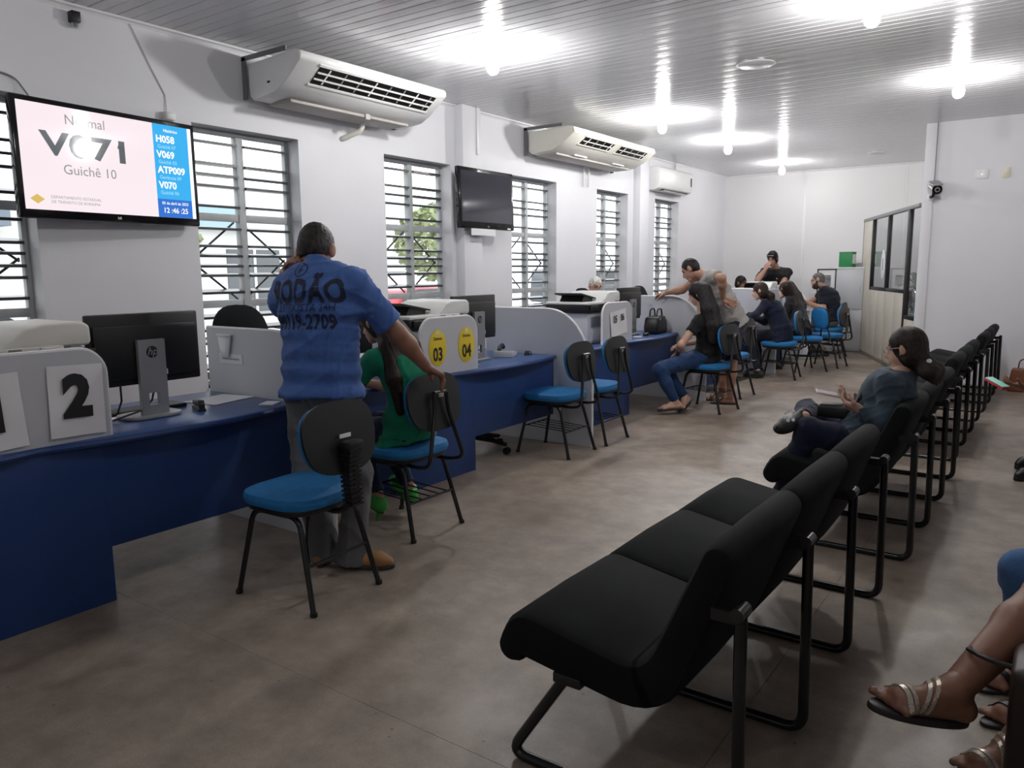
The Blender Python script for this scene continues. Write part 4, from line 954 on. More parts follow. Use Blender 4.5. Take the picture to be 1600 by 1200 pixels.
def hand(wr, d, palm, thumb, s, curl=0.35, spread=0.12):
    "five-fingered hand: wrist, direction of the fingers, palm normal, direction of the thumb side"
    d = nrm(d); palm = nrm(np.asarray(palm, float) - d * np.dot(palm, d)); sd = np.cross(d, palm)
    if np.dot(sd, thumb) < 0: sd = -sd
    P = []; wr = np.asarray(wr, float)
    for q in (-0.028, -0.010, 0.010, 0.027): P.append(C_(wr + sd * q * 0.55 * s + d * 0.012 * s, wr + (d * 0.088 + sd * q) * s, 0.016 * s, 0.0135 * s))
    P.append(E_(wr + (d * 0.035 + sd * 0.026 + palm * 0.012) * s, np.stack([d, sd, palm]), V3(0.034, 0.016, 0.016) * s))
    for i, (off, ln) in enumerate(((0.029, 0.92), (0.010, 1.0), (-0.010, 0.94), (-0.028, 0.76))):
        b = wr + (d * 0.088 + sd * off) * s; dd = nrm(d + sd * (off * spread * 20 - 0.0)); c = curl * (1 + 0.12 * i); r = 0.0092 * s * (0.92 if i == 3 else 1)
        for j, (l, f) in enumerate(((0.043, 0.7), (0.027, 1.1), (0.022, 0.8))):
            ang = c * f; dd = nrm(dd * math.cos(ang) + palm * math.sin(ang) * 1.0)
            e = b + dd * l * ln * s; P.append(C_(b, e, r, r * 0.92)); b = e; r *= 0.93
    t0 = wr + (d * 0.022 + sd * 0.022) * s; td = nrm(d * 0.62 + sd * 0.72 + palm * 0.25)
    t1 = t0 + td * 0.042 * s; td2 = nrm(td + d * 0.5 + palm * (0.2 + 0.5 * curl) - sd * curl * 0.3); t2 = t1 + td2 * 0.032 * s; td3 = nrm(td2 + d * 0.2 + palm * curl * 0.5); t3 = t2 + td3 * 0.026 * s
    P += [C_(t0, t1, 0.0145 * s, 0.012 * s), C_(t1, t2, 0.0115 * s, 0.0105 * s), C_(t2, t3, 0.0105 * s, 0.009 * s)]
    return P

def build_person(name, label, base, pel, neck, front, head, face, arms, legs, s=1.0, skinm=None, fat=1.0, bow=0.0, sex='m', hands=None,
                 top=None, top_m=None, sleeve=0.55, top_len=0.0, pants_m=None, pants_to=1.0, shoes=None, hair=None, hair_m=None, sh=None, near=False, extra=None, up_head=None, face_on=True, shw=None, seed=1, shoe_m=None, hemw=None, hsc=1.0, collar_up=0.012):
    base = V3(*base); pel, neck, head = map(lambda a: np.asarray(a, float), (pel, neck, head))
    T = {}
    up = nrm(neck - pel); front = nrm(np.asarray(front, float)); fr = nrm(front - up * np.dot(front, up)); rt = np.cross(fr, up)
    fe = sex == 'f'; W = (shw or (0.165 if fe else 0.185)) * s; L = np.linalg.norm(neck - pel)
    if sh is None: sh = {'L': neck - up * 0.065 * s - rt * W, 'R': neck - up * 0.065 * s + rt * W}
    hip = {'L': pel - rt * 0.088 * s, 'R': pel + rt * 0.088 * s}
    T.update(sh=sh, hip=hip, rt=rt, up=up, fr=fr)
    A3 = np.stack([rt, fr, up])
    def spine(t): return pel + up * L * t - fr * bow * 4 * t * (1 - t)
    if fe: SL = ((-0.03, .165, .115, .10), (.14, .158, .112, .09), (.30, .132, .098, .08), (.45, .128, .096, .08), (.62, .142, .108, .09), (.78, .150, .105, .08), (.90, .125, .075, .06))
    else:  SL = ((-0.03, .158, .112, .10), (.14, .155, .112, .09), (.30, .148, .108, .09), (.45, .150, .108, .09), (.62, .165, .115, .09), (.78, .172, .115, .09), (.90, .145, .082, .06))
    def torso(g, lo=-9, hi=9): return [E_(spine(t), A3, V3((w * fat) * s + g, (d * fat ** 1.3) * s + g, h * s + g)) for t, w, d, h in SL if lo <= t <= hi]
    ar = 0.88 if fe else 1.0; ar *= (0.6 + 0.4 * fat)
    def shoulders(g): return [C_(sh[q] + up * 0.0, spine(0.93), 0.062 * s * ar + g, 0.060 * s + g) for q in 'LR']
    skin_p = torso(-0.02) + shoulders(-0.016)
    nb = neck - up * 0.02 * s; hc = head; f = nrm(face); u_ = nrm((up_head if up_head is not None else up) - f * np.dot(up_head if up_head is not None else up, f)); r_ = np.cross(f, u_)
    skin_p.append(C_(nb, hc - u_ * 0.055 * s - f * 0.018 * s, 0.062 * s * (0.86 if fe else 1), 0.055 * s * (0.86 if fe else 1)))
    T.update(f=f, u=u_, r=r_, hc=hc)
    for q in 'LR':
        el, wr = arms[q]; skin_p += [C_(sh[q], el, 0.052 * s * ar, 0.040 * s * ar), C_(el, np.asarray(el) * .68 + np.asarray(wr) * .32, 0.040 * s * ar, 0.042 * s * ar), C_(np.asarray(el) * .68 + np.asarray(wr) * .32, wr, 0.042 * s * ar, 0.027 * s * ar)]
        kn, an = legs[q][:2]; kn, an = np.asarray(kn, float), np.asarray(an, float)
        cv = 0.02 if (pants_m is not None and pants_to >= 0) else 0.0; cc = 0.012 if pants_to > .5 and pants_m is not None else 0.0
        skin_p += [C_(hip[q], kn, 0.080 * s * fat - cv, 0.054 * s - cc), C_(kn, kn * .65 + an * .35, 0.052 * s - cc, 0.054 * s - cc), C_(kn * .65 + an * .35, an, 0.054 * s - cc, 0.036 * s)]
    hb = 0.009 if near else 0.012
    skin_p2 = list(skin_p)
    # bare feet
    foot = {}
    for q in 'LR':
        kn, an, toe = map(lambda a: np.asarray(a, float), legs[q][:3]); solen = np.asarray(legs[q][3], float) if len(legs[q]) > 3 else V3(0, 0, -1)
        solen = nrm(solen); d = toe - an; d = nrm(d - solen * np.dot(d, solen)); sole = an + solen * 0.075 * s; sd = np.cross(d, solen)
        foot[q] = (an, d, solen, sole, sd)
        if shoes in ('sandal', 'flipflop', 'thong'):
            bare = [C_(an, sole - d * 0.035 * s - solen * 0.032 * s, 0.034 * s, 0.033 * s), F_(sole - d * 0.03 * s - solen * 0.03 * s, sole + d * 0.12 * s - solen * 0.026 * s, 0.036 * s, 0.040 * s, solen, 0.8), C_(an + d * 0.01, sole + d * 0.09 * s - solen * 0.03 * s, 0.036 * s, 0.026 * s)]
            for j in range(5): e = (j - 2) * 0.0165 * s; bare.append(C_(sole + d * 0.125 * s + sd * e * 1.1 - solen * 0.02 * s, sole + d * (0.178 - 0.010 * j * (1 if np.dot(sd, rt) * (1 if q == 'L' else -1) < 0 else 1)) * s + sd * e * 1.25 - solen * 0.014 * s, 0.0125 * s, 0.0105 * s))
            bare.append(C_(kn * .25 + an * .75, an, 0.0375 * s, 0.036 * s)); foot[q] += (field_mesh(bare, .0045 if near else .008, .012),)
    v, q_ = field_mesh(skin_p2, hb, 0.028)
    V, Q, MI = [v], [q_], [np.zeros(len(q_), int)]; off = len(v)
    def join(v, q, mi):
        nonlocal off; V.append(v); Q.append(q + off); MI.append(np.full(len(q), mi) if np.isscalar(mi) else mi); off += len(v)
    for q in 'LR':
        if len(foot[q]) > 5: join(*foot[q][5], 0)
    # head
    H = s * 0.97 * hsc
    hp = [E_(hc + u_ * 0.028 * H - f * 0.010 * H, np.stack([r_, f, u_]), V3(.073, .094, .092) * H), E_(hc + f * 0.012 * H - u_ * 0.040 * H, np.stack([r_, f, u_]), V3(.060, .074, .072) * H),
          C_(hc + f * 0.055 * H - u_ * 0.098 * H - r_ * .012 * H, hc + f * 0.055 * H - u_ * 0.098 * H + r_ * .012 * H, 0.024 * H, 0.024 * H),
          C_(hc - u_ * 0.02 * s - f * 0.018 * s, nb * 0.6 + (hc - u_ * 0.055 * s - f * .018 * s) * 0.4, 0.054 * s * (0.86 if fe else 1), 0.056 * s * (0.86 if fe else 1))]
    hp2 = [C_(hc + f * 0.082 * H + u_ * 0.012 * H, hc + f * 0.104 * H - u_ * 0.034 * H, 0.008 * H, 0.0125 * H), C_(hc + f * 0.088 * H - u_ * .040 * H - r_ * .012 * H, hc + f * 0.088 * H - u_ * .040 * H + r_ * .012 * H, .009 * H, .009 * H),
           C_(hc + f * .080 * H + u_ * .022 * H - r_ * .04 * H - f * .012 * H, hc + f * .084 * H + u_ * .024 * H, .010 * H, .009 * H), C_(hc + f * .080 * H + u_ * .022 * H + r_ * .04 * H - f * .012 * H, hc + f * .084 * H + u_ * .024 * H, .010 * H, .009 * H),
           C_(hc + f * .078 * H - u_ * .064 * H - r_ * .018 * H, hc + f * .078 * H - u_ * .064 * H + r_ * .018 * H, .009 * H, .009 * H), C_(hc + f * .077 * H - u_ * .074 * H - r_ * .014 * H, hc + f * .077 * H - u_ * .074 * H + r_ * .014 * H, .009 * H, .009 * H)]
    for sg in (-1, 1): hp2.append(E_(hc + r_ * sg * .077 * H - f * .012 * H - u_ * .004 * H, np.stack([nrm(r_ * sg - f * .35), nrm(f + r_ * sg * .35), u_]), V3(.010, .020, .033) * H))
    v, q_ = field_mesh(hp + hp2, 0.0055 if near else 0.0075, 0.014)
    cen = v[q_].mean(1) - hc; cr, cf, cu = cen @ r_, cen @ f, cen @ u_; mi = np.zeros(len(q_), int)
    mi[(cf > .06 * H) & (np.abs(cr) < .026 * H) & (np.abs(cu + .069 * H) < .012 * H)] = 1
    mi[(cf > .055 * H) & (np.abs(np.abs(cr) - .032 * H) < .018 * H) & (np.abs(cu - .030 * H) < .0065 * H)] = 2
    mi[(cf > .055 * H) & (np.abs(np.abs(cr) - .031 * H) < .012 * H) & (np.abs(cu - .004 * H) < .006 * H)] = 3
    join(v, q_, mi)
    # hands
    for q in 'LR':
        el, wr = arms[q]; hd = (hands or {}).get(q)
        if hd is None: hd = (np.asarray(wr) - np.asarray(el), -up if True else 0, fr, 0.4)
        P = hand(wr, hd[0], hd[1], hd[2], s * (0.93 if fe else 1.0), hd[3]); P.append(C_(np.asarray(el) * .22 + np.asarray(wr) * .78, wr, 0.0315 * s * ar, 0.026 * s * ar))
        v, q_ = field_mesh(P, 0.0042 if near else 0.006, 0.008); join(v, q_, 0)
    lip = pbr('lips', (0.30, 0.10, 0.08), 0.45); brow = pbr('brow_dark', (0.02, 0.014, 0.012), 0.8); eye = pbr('eye_dark', (0.03, 0.022, 0.02), 0.2)
    body = mesh_obj(name, np.concatenate(V), np.concatenate(Q), [skinm, lip, brow, eye], None, base, np.concatenate(MI)); body.location = base
    tag(body, label, 'person'); T['body'] = body; T['base'] = base
    # clothes
    def sleeve_prims(q, g, frac):
        el, wr = map(lambda a: np.asarray(a, float), arms[q]); out = []
        if frac <= 1.0:
            e = sh[q] * (1 - frac) + el * frac; d = el - sh[q]; out.append(C_(sh[q], e + nrm(d) * 0.05, 0.056 * s * ar + g, 0.056 * s * ar + g * 1.4, [(e, d)]))
        else:
            e = el * (2 - frac) + wr * (frac - 1); d = wr - el; out += [C_(sh[q], el, 0.055 * s * ar + g, 0.044 * s * ar + g), C_(el, e + nrm(d) * 0.04, 0.045 * s * ar + g, 0.036 * s * ar + g, [(e, d)])]
        return out
    if top_m is not None:
        P = torso(0.016, lo=-0.2 if top_len >= 0 else 0.1) + shoulders(0.008) + sleeve_prims('L', 0.010, sleeve) + sleeve_prims('R', 0.010, sleeve)
        if top_len > 0: P.append(E_(spine(-top_len), A3, V3((.183 if fe else .165) * fat * s + .018, (.13 if fe else .118) * fat ** 1.2 * s + .018, .10 * s)))
        hem = spine(0) - up * (top_len * L + 0.005); collar = neck + up * collar_up * s
        P.append(C_(spine(.90), neck + up * (collar_up + .02) * s - fr * .012 * s, 0.082 * s, 0.066 * s))
        v, q_ = field_mesh(P, hb, 0.032, cuts=[(hem, -up), (collar + fr * 0.0, nrm(up * 0.9 + fr * 0.35))]); v = smooth_v(v, q_, 1); v = wrinkle(v, q_, 0.0075 if near else 0.006, 26, seed)
        T['top'] = mesh_obj(top or 'shirt', v, q_, top_m, body, base); T['top_vq'] = (v, q_)
    if pants_m is not None:
        g = 0.012; P = [E_(spine(t), A3, V3((w * fat) * s - .004, (d * fat ** 1.3) * s - .004, h * s), [(spine(0.10), up)]) for t, w, d, h in SL[:2]]
        for q in 'LR':
            kn, an = map(lambda a: np.asarray(a, float), legs[q][:2])
            if pants_to <= 0: e = hip[q] * (-pants_to) + kn * (1 + pants_to); P.append(C_(hip[q], e, .086 * s * fat + g, .068 * s + g, [(e, kn - hip[q])])); continue
            e = kn * (1 - pants_to) + an * pants_to; d = an - kn; lw = (hemw or 0.046) if not fe else 0.034
            P += [C_(hip[q], kn, .080 * s * fat + g, .060 * s + g), C_(kn, kn * .6 + an * .4, .058 * s + g, .052 * s + g), C_(kn * .6 + an * .4, e + nrm(d) * .05, .052 * s + g, lw * s + g, [(e, d)])]
        v, q_ = field_mesh(P, hb, 0.03, cuts=[]); v = smooth_v(v, q_, 1); v = wrinkle(v, q_, 0.008 if near else 0.006, 22, seed + 5)
        T['pants_vq'] = (v, q_); T['pants'] = mesh_obj('trousers' if pants_to > 0 else 'shorts', v, q_, pants_m, body, base)
    for q in 'LR':
        an, d, sn, sole, sd = foot[q][:5]; hs = 0.006 if near else 0.008
        if shoes in ('sandal', 'flipflop', 'thong'):
            m = MB(); n = 26; ol = []
            for k_ in range(n):
                a = 2 * PI * k_ / n; x = math.cos(a); y = math.sin(a); ol.append((0.07 + 0.138 * x, (0.042 + 0.008 * x) * y))
            M4 = Matrix([[d[0], sd[0], -sn[0], (sole - base)[0]], [d[1], sd[1], -sn[1], (sole - base)[1]], [d[2], sd[2], -sn[2], (sole - base)[2]], [0, 0, 0, 1]])
            m.slab([(x * s, y * s) for x, y in ol], -0.014 * s, 0.004 * s, 0.005 * s, M=M4); o = m.build('sandal', pbr('sandal_sole', (0.02, 0.018, 0.018), 0.5), body)
            fv, fq = foot[q][5]; ftree = BVHTree.FromPolygons([tuple(p) for p in fv], [tuple(int(i) for i in qq) for qq in fq])
            def strap(x0, x1, hgt, wid, mat, nm='strap', tree=ftree, M4=M4, o=o):
                m = MB(); N = 16; vs = []; b = Vector(base); R3 = M4.to_3x3()
                for k_ in range(N + 1):
                    a = PI * k_ / N; xx = (x0 + (x1 - x0) * k_ / N) * s
                    dr = Vector((0, -math.cos(a), max(math.sin(a), 0.02)))
                    for xo in (-wid * s, wid * s):
                        c = M4 @ Vector((xx + xo, 0, 0.018 * s)) + b; D = (R3 @ dr).normalized(); hit = tree.ray_cast(c + D * .14, -D, .2)
                        p = hit[0] if hit[0] is not None else c + D * .045 * s
                        for lift in (0.0, 0.005): vs.append(p + D * lift - b)
                m.add(vs, [(4 * i + j, 4 * i + k, 4 * (i + 1) + k, 4 * (i + 1) + j) for i in range(N) for j, k in ((0, 1), (1, 3), (3, 2), (2, 0))], 0, False)
                m.build(nm, mat, o)
            T.setdefault('straps', {})[q] = strap
            for a in (shoe_m or []): strap(*a)
        elif shoes:
            sm, sl_m, heel = shoe_m
            P = [C_(an, sole - d * 0.03 * s - sn * 0.04 * s, .046 * s, .042 * s), F_(sole - d * 0.035 * s - sn * 0.035 * s, sole + d * .13 * s - sn * .032 * s, .042 * s, .046 * s, sn, .85), C_(sole + d * .12 * s - sn * .03 * s, sole + d * .175 * s - sn * .024 * s, .042 * s, .028 * s), C_(an + d * .01, sole + d * .10 * s - sn * .03 * s, .042 * s, .030 * s)]
            v, q_ = field_mesh(P, hs, .02, cuts=[(sole - sn * 0.012 * s, sn), (an - sn * 0.02 * s, -sn)]); o = mesh_obj('shoe', v, q_, sm, body, base)
            m = MB(); n = 26; ol = [((0.068 + 0.142 * math.cos(2 * PI * k_ / n)) * s, (0.043 + 0.007 * math.cos(2 * PI * k_ / n)) * math.sin(2 * PI * k_ / n) * s) for k_ in range(n)]
            M4 = Matrix([[d[0], sd[0], -sn[0], (sole - base)[0]], [d[1], sd[1], -sn[1], (sole - base)[1]], [d[2], sd[2], -sn[2], (sole - base)[2]], [0, 0, 0, 1]])
            m.slab(ol, -0.008 * s, 0.016 * s, 0.006 * s, M=M4); m.build('sole', sl_m, o)
            if heel: m = MB(); m.tube([M4 @ Vector((-0.035 * s, 0, 0.0)), M4 @ Vector((-0.05 * s, 0, -heel))], .012, 8, rs=[.02, .005]); m.build('heel', sm, o)
    # hair
    if hair:
        Hh = H; top_c = hc + u_ * 0.030 * Hh - f * 0.012 * Hh; P = []; cuts = []
        if hair == 'short':
            P = [E_(top_c - u_ * .002, np.stack([r_, f, u_]), V3(.0762, .0970, .0960) * Hh), E_(hc - f * .034 * Hh - u_ * .012 * Hh, np.stack([r_, f, u_]), V3(.063, .063, .068) * Hh)]
            cuts = [(hc + u_ * .048 * Hh + f * .062 * Hh, nrm(f * .82 - u_ * .52)), (hc - u_ * .060 * Hh - f * .06 * Hh, nrm(-u_ + f * .30))]
            sub = [E_(hc + r_ * sg * .085 * Hh - f * .004 * Hh - u_ * .022 * Hh, np.stack([r_, f, u_]), V3(.03, .034, .045) * Hh) for sg in (-1, 1)]
        else:
            P = [E_(top_c - f * .004, np.stack([r_, f, u_]), V3(.086, .106, .104) * Hh), E_(hc - f * .035 * Hh - u_ * .035 * Hh, np.stack([r_, f, u_]), V3(.083, .080, .085) * Hh)]
            sub = [E_(hc + f * .085 * Hh - u_ * .045 * Hh, np.stack([r_, f, u_]), V3(.066, .07, .098) * Hh)]
            if hair == 'tied': sub += [E_(hc + r_ * sg * .09 * Hh + f * .004 * Hh - u_ * .03 * Hh, np.stack([r_, f, u_]), V3(.03, .035, .05) * Hh) for sg in (-1, 1)]
            if hair != 'tied' or True: cuts = [(hc - u_ * .098 * Hh, nrm(-u_ * .8 + f * .6))] if hair == 'tied' else []
            if extra and 'locks' in extra:
                for lk in extra['locks']:
                    for (a, ra), (b, rb) in zip(lk[:-1], lk[1:]): P.append(C_(a, b, ra, rb))
        v, q_ = field_mesh(P, 0.0065 if near else 0.008, .025, cuts=cuts, sub=sub); v = smooth_v(v, q_, 1)
        N = vnormals(v, q_); rel = v - hc; ang = np.arctan2(rel @ r_, -(rel @ f)); v = v + N * (rng.normal(size=len(v)) * (.0009 if hair == 'short' else .0003))[:, None] + N * ((0.0012 if hair != 'short' else .0004) * np.sin(ang * 38 + rel @ u_ * 30 + 2 * np.sin(rel @ r_ * 60)))[:, None]
        T['hair'] = mesh_obj('hair', v, q_, hair_m, body, base)
    return T
def rel_part(name, mb, mat, T, bevel=0.0):
    "a part given in world coordinates under a person"
    b = Vector(T['base']); mb.v = [tuple(Vector(v) - b) for v in mb.v]; return mb.build(name, mat, T['body'], bevel=bevel)
def glasses(T, s=1.0, col=None):
    hc, f, u, r = T['hc'], T['f'], T['u'], T['r']; mt = col or M_BLACKP; g = None
    for sg in (-1, 1):
        c = hc + f * .094 * s + r * sg * .032 * s + u * .002 * s; m = MB(); m.tube([c + (r * math.cos(a) * .026 + u * math.sin(a) * .018) * s for a in np.linspace(0, 2 * PI, 17)[:-1]], .002, 6, closed=True)
        o = rel_part('glasses_rim', m, mt, T)
        m = MB(); m.tube([hc + f * .092 * s + r * sg * .058 * s + u * .006 * s, hc + f * .0 * s + r * sg * .082 * s + u * .006 * s], .002, 6); rel_part('glasses_temple', m, mt, T)
    m = MB(); m.tube([hc + f * .096 * s - r * .008 * s + u * .004 * s, hc + f * .096 * s + r * .008 * s + u * .004 * s], .002, 6); rel_part('glasses_bridge', m, mt, T)
def wrap_text(T, txt, h, o, r, u, mat, name='print', **kw):
    "lettering laid on the cloth: cut fine, then dropped on the garment's surface along its normal"
    vs, fs = text_mesh(txt, h, **kw); bm = bmesh.new(); bv = [bm.verts.new((x, y, 0)) for x, y in vs]
    for f_ in fs:
        try: bm.faces.new([bv[i] for i in f_])
        except ValueError: pass
    drop(T, bm, o, r, u, mat, name)
def drop(T, bm, o, r, u, mat, name, on='top'):
    xs = [v.co.x for v in bm.verts]; ys = [v.co.y for v in bm.verts]
    for a, lo_, hi_ in ((0, min(xs), max(xs)), (1, min(ys), max(ys))):
        q = lo_ + 0.012
        while q < hi_:
            no = (1, 0, 0) if a == 0 else (0, 1, 0); co = (q, 0, 0) if a == 0 else (0, q, 0)
            bmesh.ops.bisect_plane(bm, geom=bm.verts[:] + bm.edges[:] + bm.faces[:], plane_co=co, plane_no=no); q += 0.012
    v, q_ = T[on + '_vq']; tree = BVHTree.FromPolygons([tuple(p) for p in v], [tuple(int(i) for i in q) for q in q_])
    o, r, u = Vector(o), Vector(r).normalized(), Vector(u).normalized(); n = r.cross(u); b = Vector(T['base']); dead = []
    for w in bm.verts:
        p = o + r * w.co.x + u * w.co.y; hit = tree.ray_cast(p + n * 0.35, -n, 0.6)
        if hit[0] is None: dead.append(w); w.co = p - b
        else: w.co = hit[0] + hit[1] * 0.0025 - b if hit[1].dot(n) > 0 else hit[0] + n * 0.0025 - b
    bmesh.ops.delete(bm, geom=dead, context='VERTS')
    me = bpy.data.meshes.new(name); bm.to_mesh(me); bm.free(); me.materials.append(mat); link(name, me, T[on])

# ------------------------------------------------------------------ the people
SK_BROWN, SK_TAN, SK_MID, SK_DARK = skin('skin_brown', (0.27, 0.125, 0.08)), skin('skin_tan', (0.42, 0.23, 0.16)), skin('skin_light', (0.52, 0.31, 0.23)), skin('skin_deep_brown', (0.23, 0.105, 0.065))
H_BLACK, H_GREY, H_BROWN, H_WHITE, H_SALT = hairm('hair_black', (0.012, 0.010, 0.010)), hairm('hair_dark_grey', (0.026, 0.022, 0.020)), hairm('hair_dark_brown', (0.022, 0.014, 0.011)), hairm('hair_white', (0.68, 0.62, 0.56)), hairm('hair_salt', (0.12, 0.115, 0.11))
def zset(p, z): p = np.array(p, float); p[2] = z; return p
X_, Y_, Z_ = V3(1, 0, 0), V3(0, 1, 0), V3(0, 0, 1)
if not SKIP_PEOPLE:
    # man in the blue printed shirt, back turned, phoning, one hand on the chair
    fr = nrm(V3(-.27, .96, 0)); pel = zset(at(503, 603, 3.83), 0.875); nk = at(500, 415, 3.80); hd = at(494, 393, 3.89)
    shL, shR = at(450, 449, 3.86), at(553, 444, 3.74)
    T = build_person('person', 'stout man in a blue printed shirt, standing with his back turned', zset(at(520, 870, 3.83), 0), pel, nk, fr, hd, (-.42, .70, -.50),
        {'L': (at(438, 482, 4.13), at(446, 426, 3.93)), 'R': (at(622, 522, 3.85), at(666, 573, 3.98))},
        {'L': (at(480, 742, 3.80), zset(at(506, 856, 3.86), .085), zset(at(506, 856, 3.86), 0) + V3(-.10, .2, 0)), 'R': (at(558, 738, 3.76), zset(at(551, 850, 3.80), .085), zset(at(551, 850, 3.80), 0) + V3(.19, .11, 0))},
        s=1.0, skinm=SK_BROWN, fat=1.27, sh={'L': shL, 'R': shR}, hands={'L': (at(461, 388, 3.78) - at(446, 426, 3.93), V3(.9, .1, 0), V3(-.2, -.7, .4), .45), 'R': (V3(.16, .30, -.20), V3(-.1, -.2, -1), V3(-.6, -.75, -.2), .75)},
        top='t_shirt', top_m=cloth('shirt_blue', (0.06, 0.13, 0.36)), sleeve=0.80, top_len=0.06, hsc=1.2, collar_up=.026, hemw=.074, pants_m=cloth('trousers_grey', (0.125, 0.125, 0.132)), pants_to=1.16, shoes='boot',
        shoe_m=(pbr('boot_tan', (0.33, 0.16, 0.06), 0.6, var=(12, .2)), pbr('boot_sole', (0.05, 0.045, 0.04), 0.7), 0), hair='short', hair_m=H_GREY, near=True, seed=3)
    PR = pbr('shirt_print', (0.013, 0.018, 0.045), 0.8); rt, up = T['rt'], nrm(T['up']); bk = pel * 0 + (nk * 0.72 + pel * 0.28) - fr * 0.1
    PR2 = pbr('shirt_print_faint', (0.018, 0.04, 0.12), 0.85)
    wrap_text(T, 'RODÃO', 0.155, zset(bk, 1.305), rt, up, PR, 'print_name', bold=0.036, sx=0.66, spacing=1.12)
    wrap_text(T, 'ELETRICISTA 24H', 0.050, zset(bk, 1.262), rt, up, PR2, 'print_trade', bold=0.012, sx=0.86)
    wrap_text(T, '99119-2709', 0.098, zset(bk, 1.178), rt, up, PR, 'print_number', bold=0.03, sx=0.66, spacing=1.05)
    bm = bmesh.new(); N = 28
    ro = [bm.verts.new((.036 * math.cos(a), .036 * math.sin(a), 0)) for a in np.linspace(0, 2 * PI, N + 1)[:-1]]; ri = [bm.verts.new((.031 * math.cos(a), .031 * math.sin(a), 0)) for a in np.linspace(0, 2 * PI, N + 1)[:-1]]
    for i in range(N): bm.faces.new((ro[i], ro[(i + 1) % N], ri[(i + 1) % N], ri[i]))
    bm.faces.new([bm.verts.new(p) for p in ((.012, .026, 0), (-.018, -.002, 0), (.0, -.004, 0))]); bm.faces.new([bm.verts.new(p) for p in ((-.012, -.026, 0), (.018, .002, 0), (.0, .004, 0))])
    drop(T, bm, zset(bk, 1.462) - rt * .035, rt, up, PR, 'print_emblem')
    for sg in (-1, 1):
        bm = bmesh.new(); bm.faces.new([bm.verts.new(p) for p in ((-.065, -.016, 0), (.065, -.016, 0), (.065, .016, 0), (-.065, .016, 0))])
        drop(T, bm, zset(pel - fr * .1 + rt * sg * .095, .835), rt, V3(0, 0, 1), pbr('pocket_flap', (.085, .085, .09), .9), 'pocket_flap', 'pants')
    bm = bmesh.new(); bm.faces.new([bm.verts.new(p) for p in ((-.004, -.12, 0), (.004, -.12, 0), (.004, .04, 0), (-.004, .04, 0))]); drop(T, bm, zset(pel - fr * .1, .82), rt, V3(0, 0, 1), MATS['pocket_flap'], 'seat_seam', 'pants')
    # woman in green
    pel = V3(-2.95, 3.12, .575); nk = V3(-3.06, 3.11, 1.03); hd = V3(-3.15, 3.085, 1.165); f = nrm(V3(-.93, -.10, -.30))
    ht = [[(hd - f * .08 + V3(0, q * .5, .0), .045), (nk + V3(.075, q, .02), .05), (nk + V3(.15, q * 1.5, -.15), .042), (nk + V3(.19, q * 1.7 + .02, -.33), .022)] for q in (-.09, -.05, -.01, .03, .08)]
    build_person('person', 'woman in a green blouse with long dark hair, seated at the 03 and 04 desk', (-2.95, 3.12, 0), pel, nk, (-1, 0, 0), hd, f,
        {'L': ik(nk + V3(0, -.15, -.06), V3(-3.42, 2.98, .79), .27, .25, V3(.3, -.6, -.6)), 'R': ik(nk + V3(0, .15, -.06), V3(-3.42, 3.2, .79), .27, .25, V3(.3, .6, -.6))},
        {'L': (V3(-3.30, 3.02, .55), V3(-3.10, 3.02, .17), V3(-3.32, 3.02, .05), nrm(V3(-.45, 0, -.9))), 'R': (V3(-3.30, 3.24, .55), V3(-3.08, 3.26, .17), V3(-3.3, 3.28, .05), nrm(V3(-.45, 0, -.9)))},
        s=.90, skinm=SK_TAN, fat=1.12, bow=.07, sex='f', top='blouse', top_m=cloth('blouse_green', (0.008, 0.20, 0.105)), sleeve=.75, top_len=.16, pants_m=cloth('jeans_dark', (0.012, 0.018, 0.05)), pants_to=.92,
        shoes='pump', shoe_m=(pbr('pump_green', (0.05, 0.42, 0.06), 0.35), pbr('pump_sole', (0.04, 0.2, 0.03), 0.5), .07), hair='long', hair_m=H_BROWN, extra={'locks': ht}, near=True, seed=11)
    # grey polo man leaning over the desk
    shL, shR = at(1112, 432, 8.05), at(1096, 431, 8.38)
    T = build_person('person', 'man in a grey polo shirt leaning forward, one hand behind his back', zset(at(1141, 616, 8.3), 0), zset(at(1150, 505, 8.25), .87), at(1101, 430, 8.22), (-.85, .1, -.5), at(1079, 421, 8.2), (-.82, -.10, -.5),
        {'L': (at(1128, 434, 7.84), at(1130, 466, 8.0)), 'R': (at(1066, 453, 8.45), at(1042, 457, 8.6))},
        {'L': (at(1144, 564, 8.12), zset(at(1141, 616, 8.3), .085), zset(at(1141, 616, 8.3), 0) + V3(-.25, -.06, 0)), 'R': (at(1134, 562, 8.4), zset(at(1128, 612, 8.5), .085), zset(at(1128, 612, 8.5), 0) + V3(-.25, -.02, 0))},
        s=1.0, skinm=SK_TAN, fat=1.0, bow=.03, sh={'L': shL, 'R': shR}, hands={'L': (V3(.12, .1, -.08), V3(.4, -.8, .1), V3(.2, 0, -1), .7)}, up_head=V3(-.4, 0, .9),
        top='polo_shirt', top_m=cloth('polo_grey', (0.36, 0.345, 0.325)), sleeve=.6, top_len=.06, pants_m=cloth('shorts_navy', (0.010, 0.014, 0.035)), pants_to=0, shoes='flipflop',
        shoe_m=[(.02, .11, .045, .008, M_BLACKP), (.135, .11, .03, .007, M_BLACKP)], hair='short', hair_m=H_BLACK, seed=21)
    # woman in black, jeans, long straight hair
    pel = V3(-2.95, 7.62, .57); nk = at(1097, 489, 7.85); hd = at(1090, 459, 7.84); f = nrm(V3(-.93, -.22, -.32))
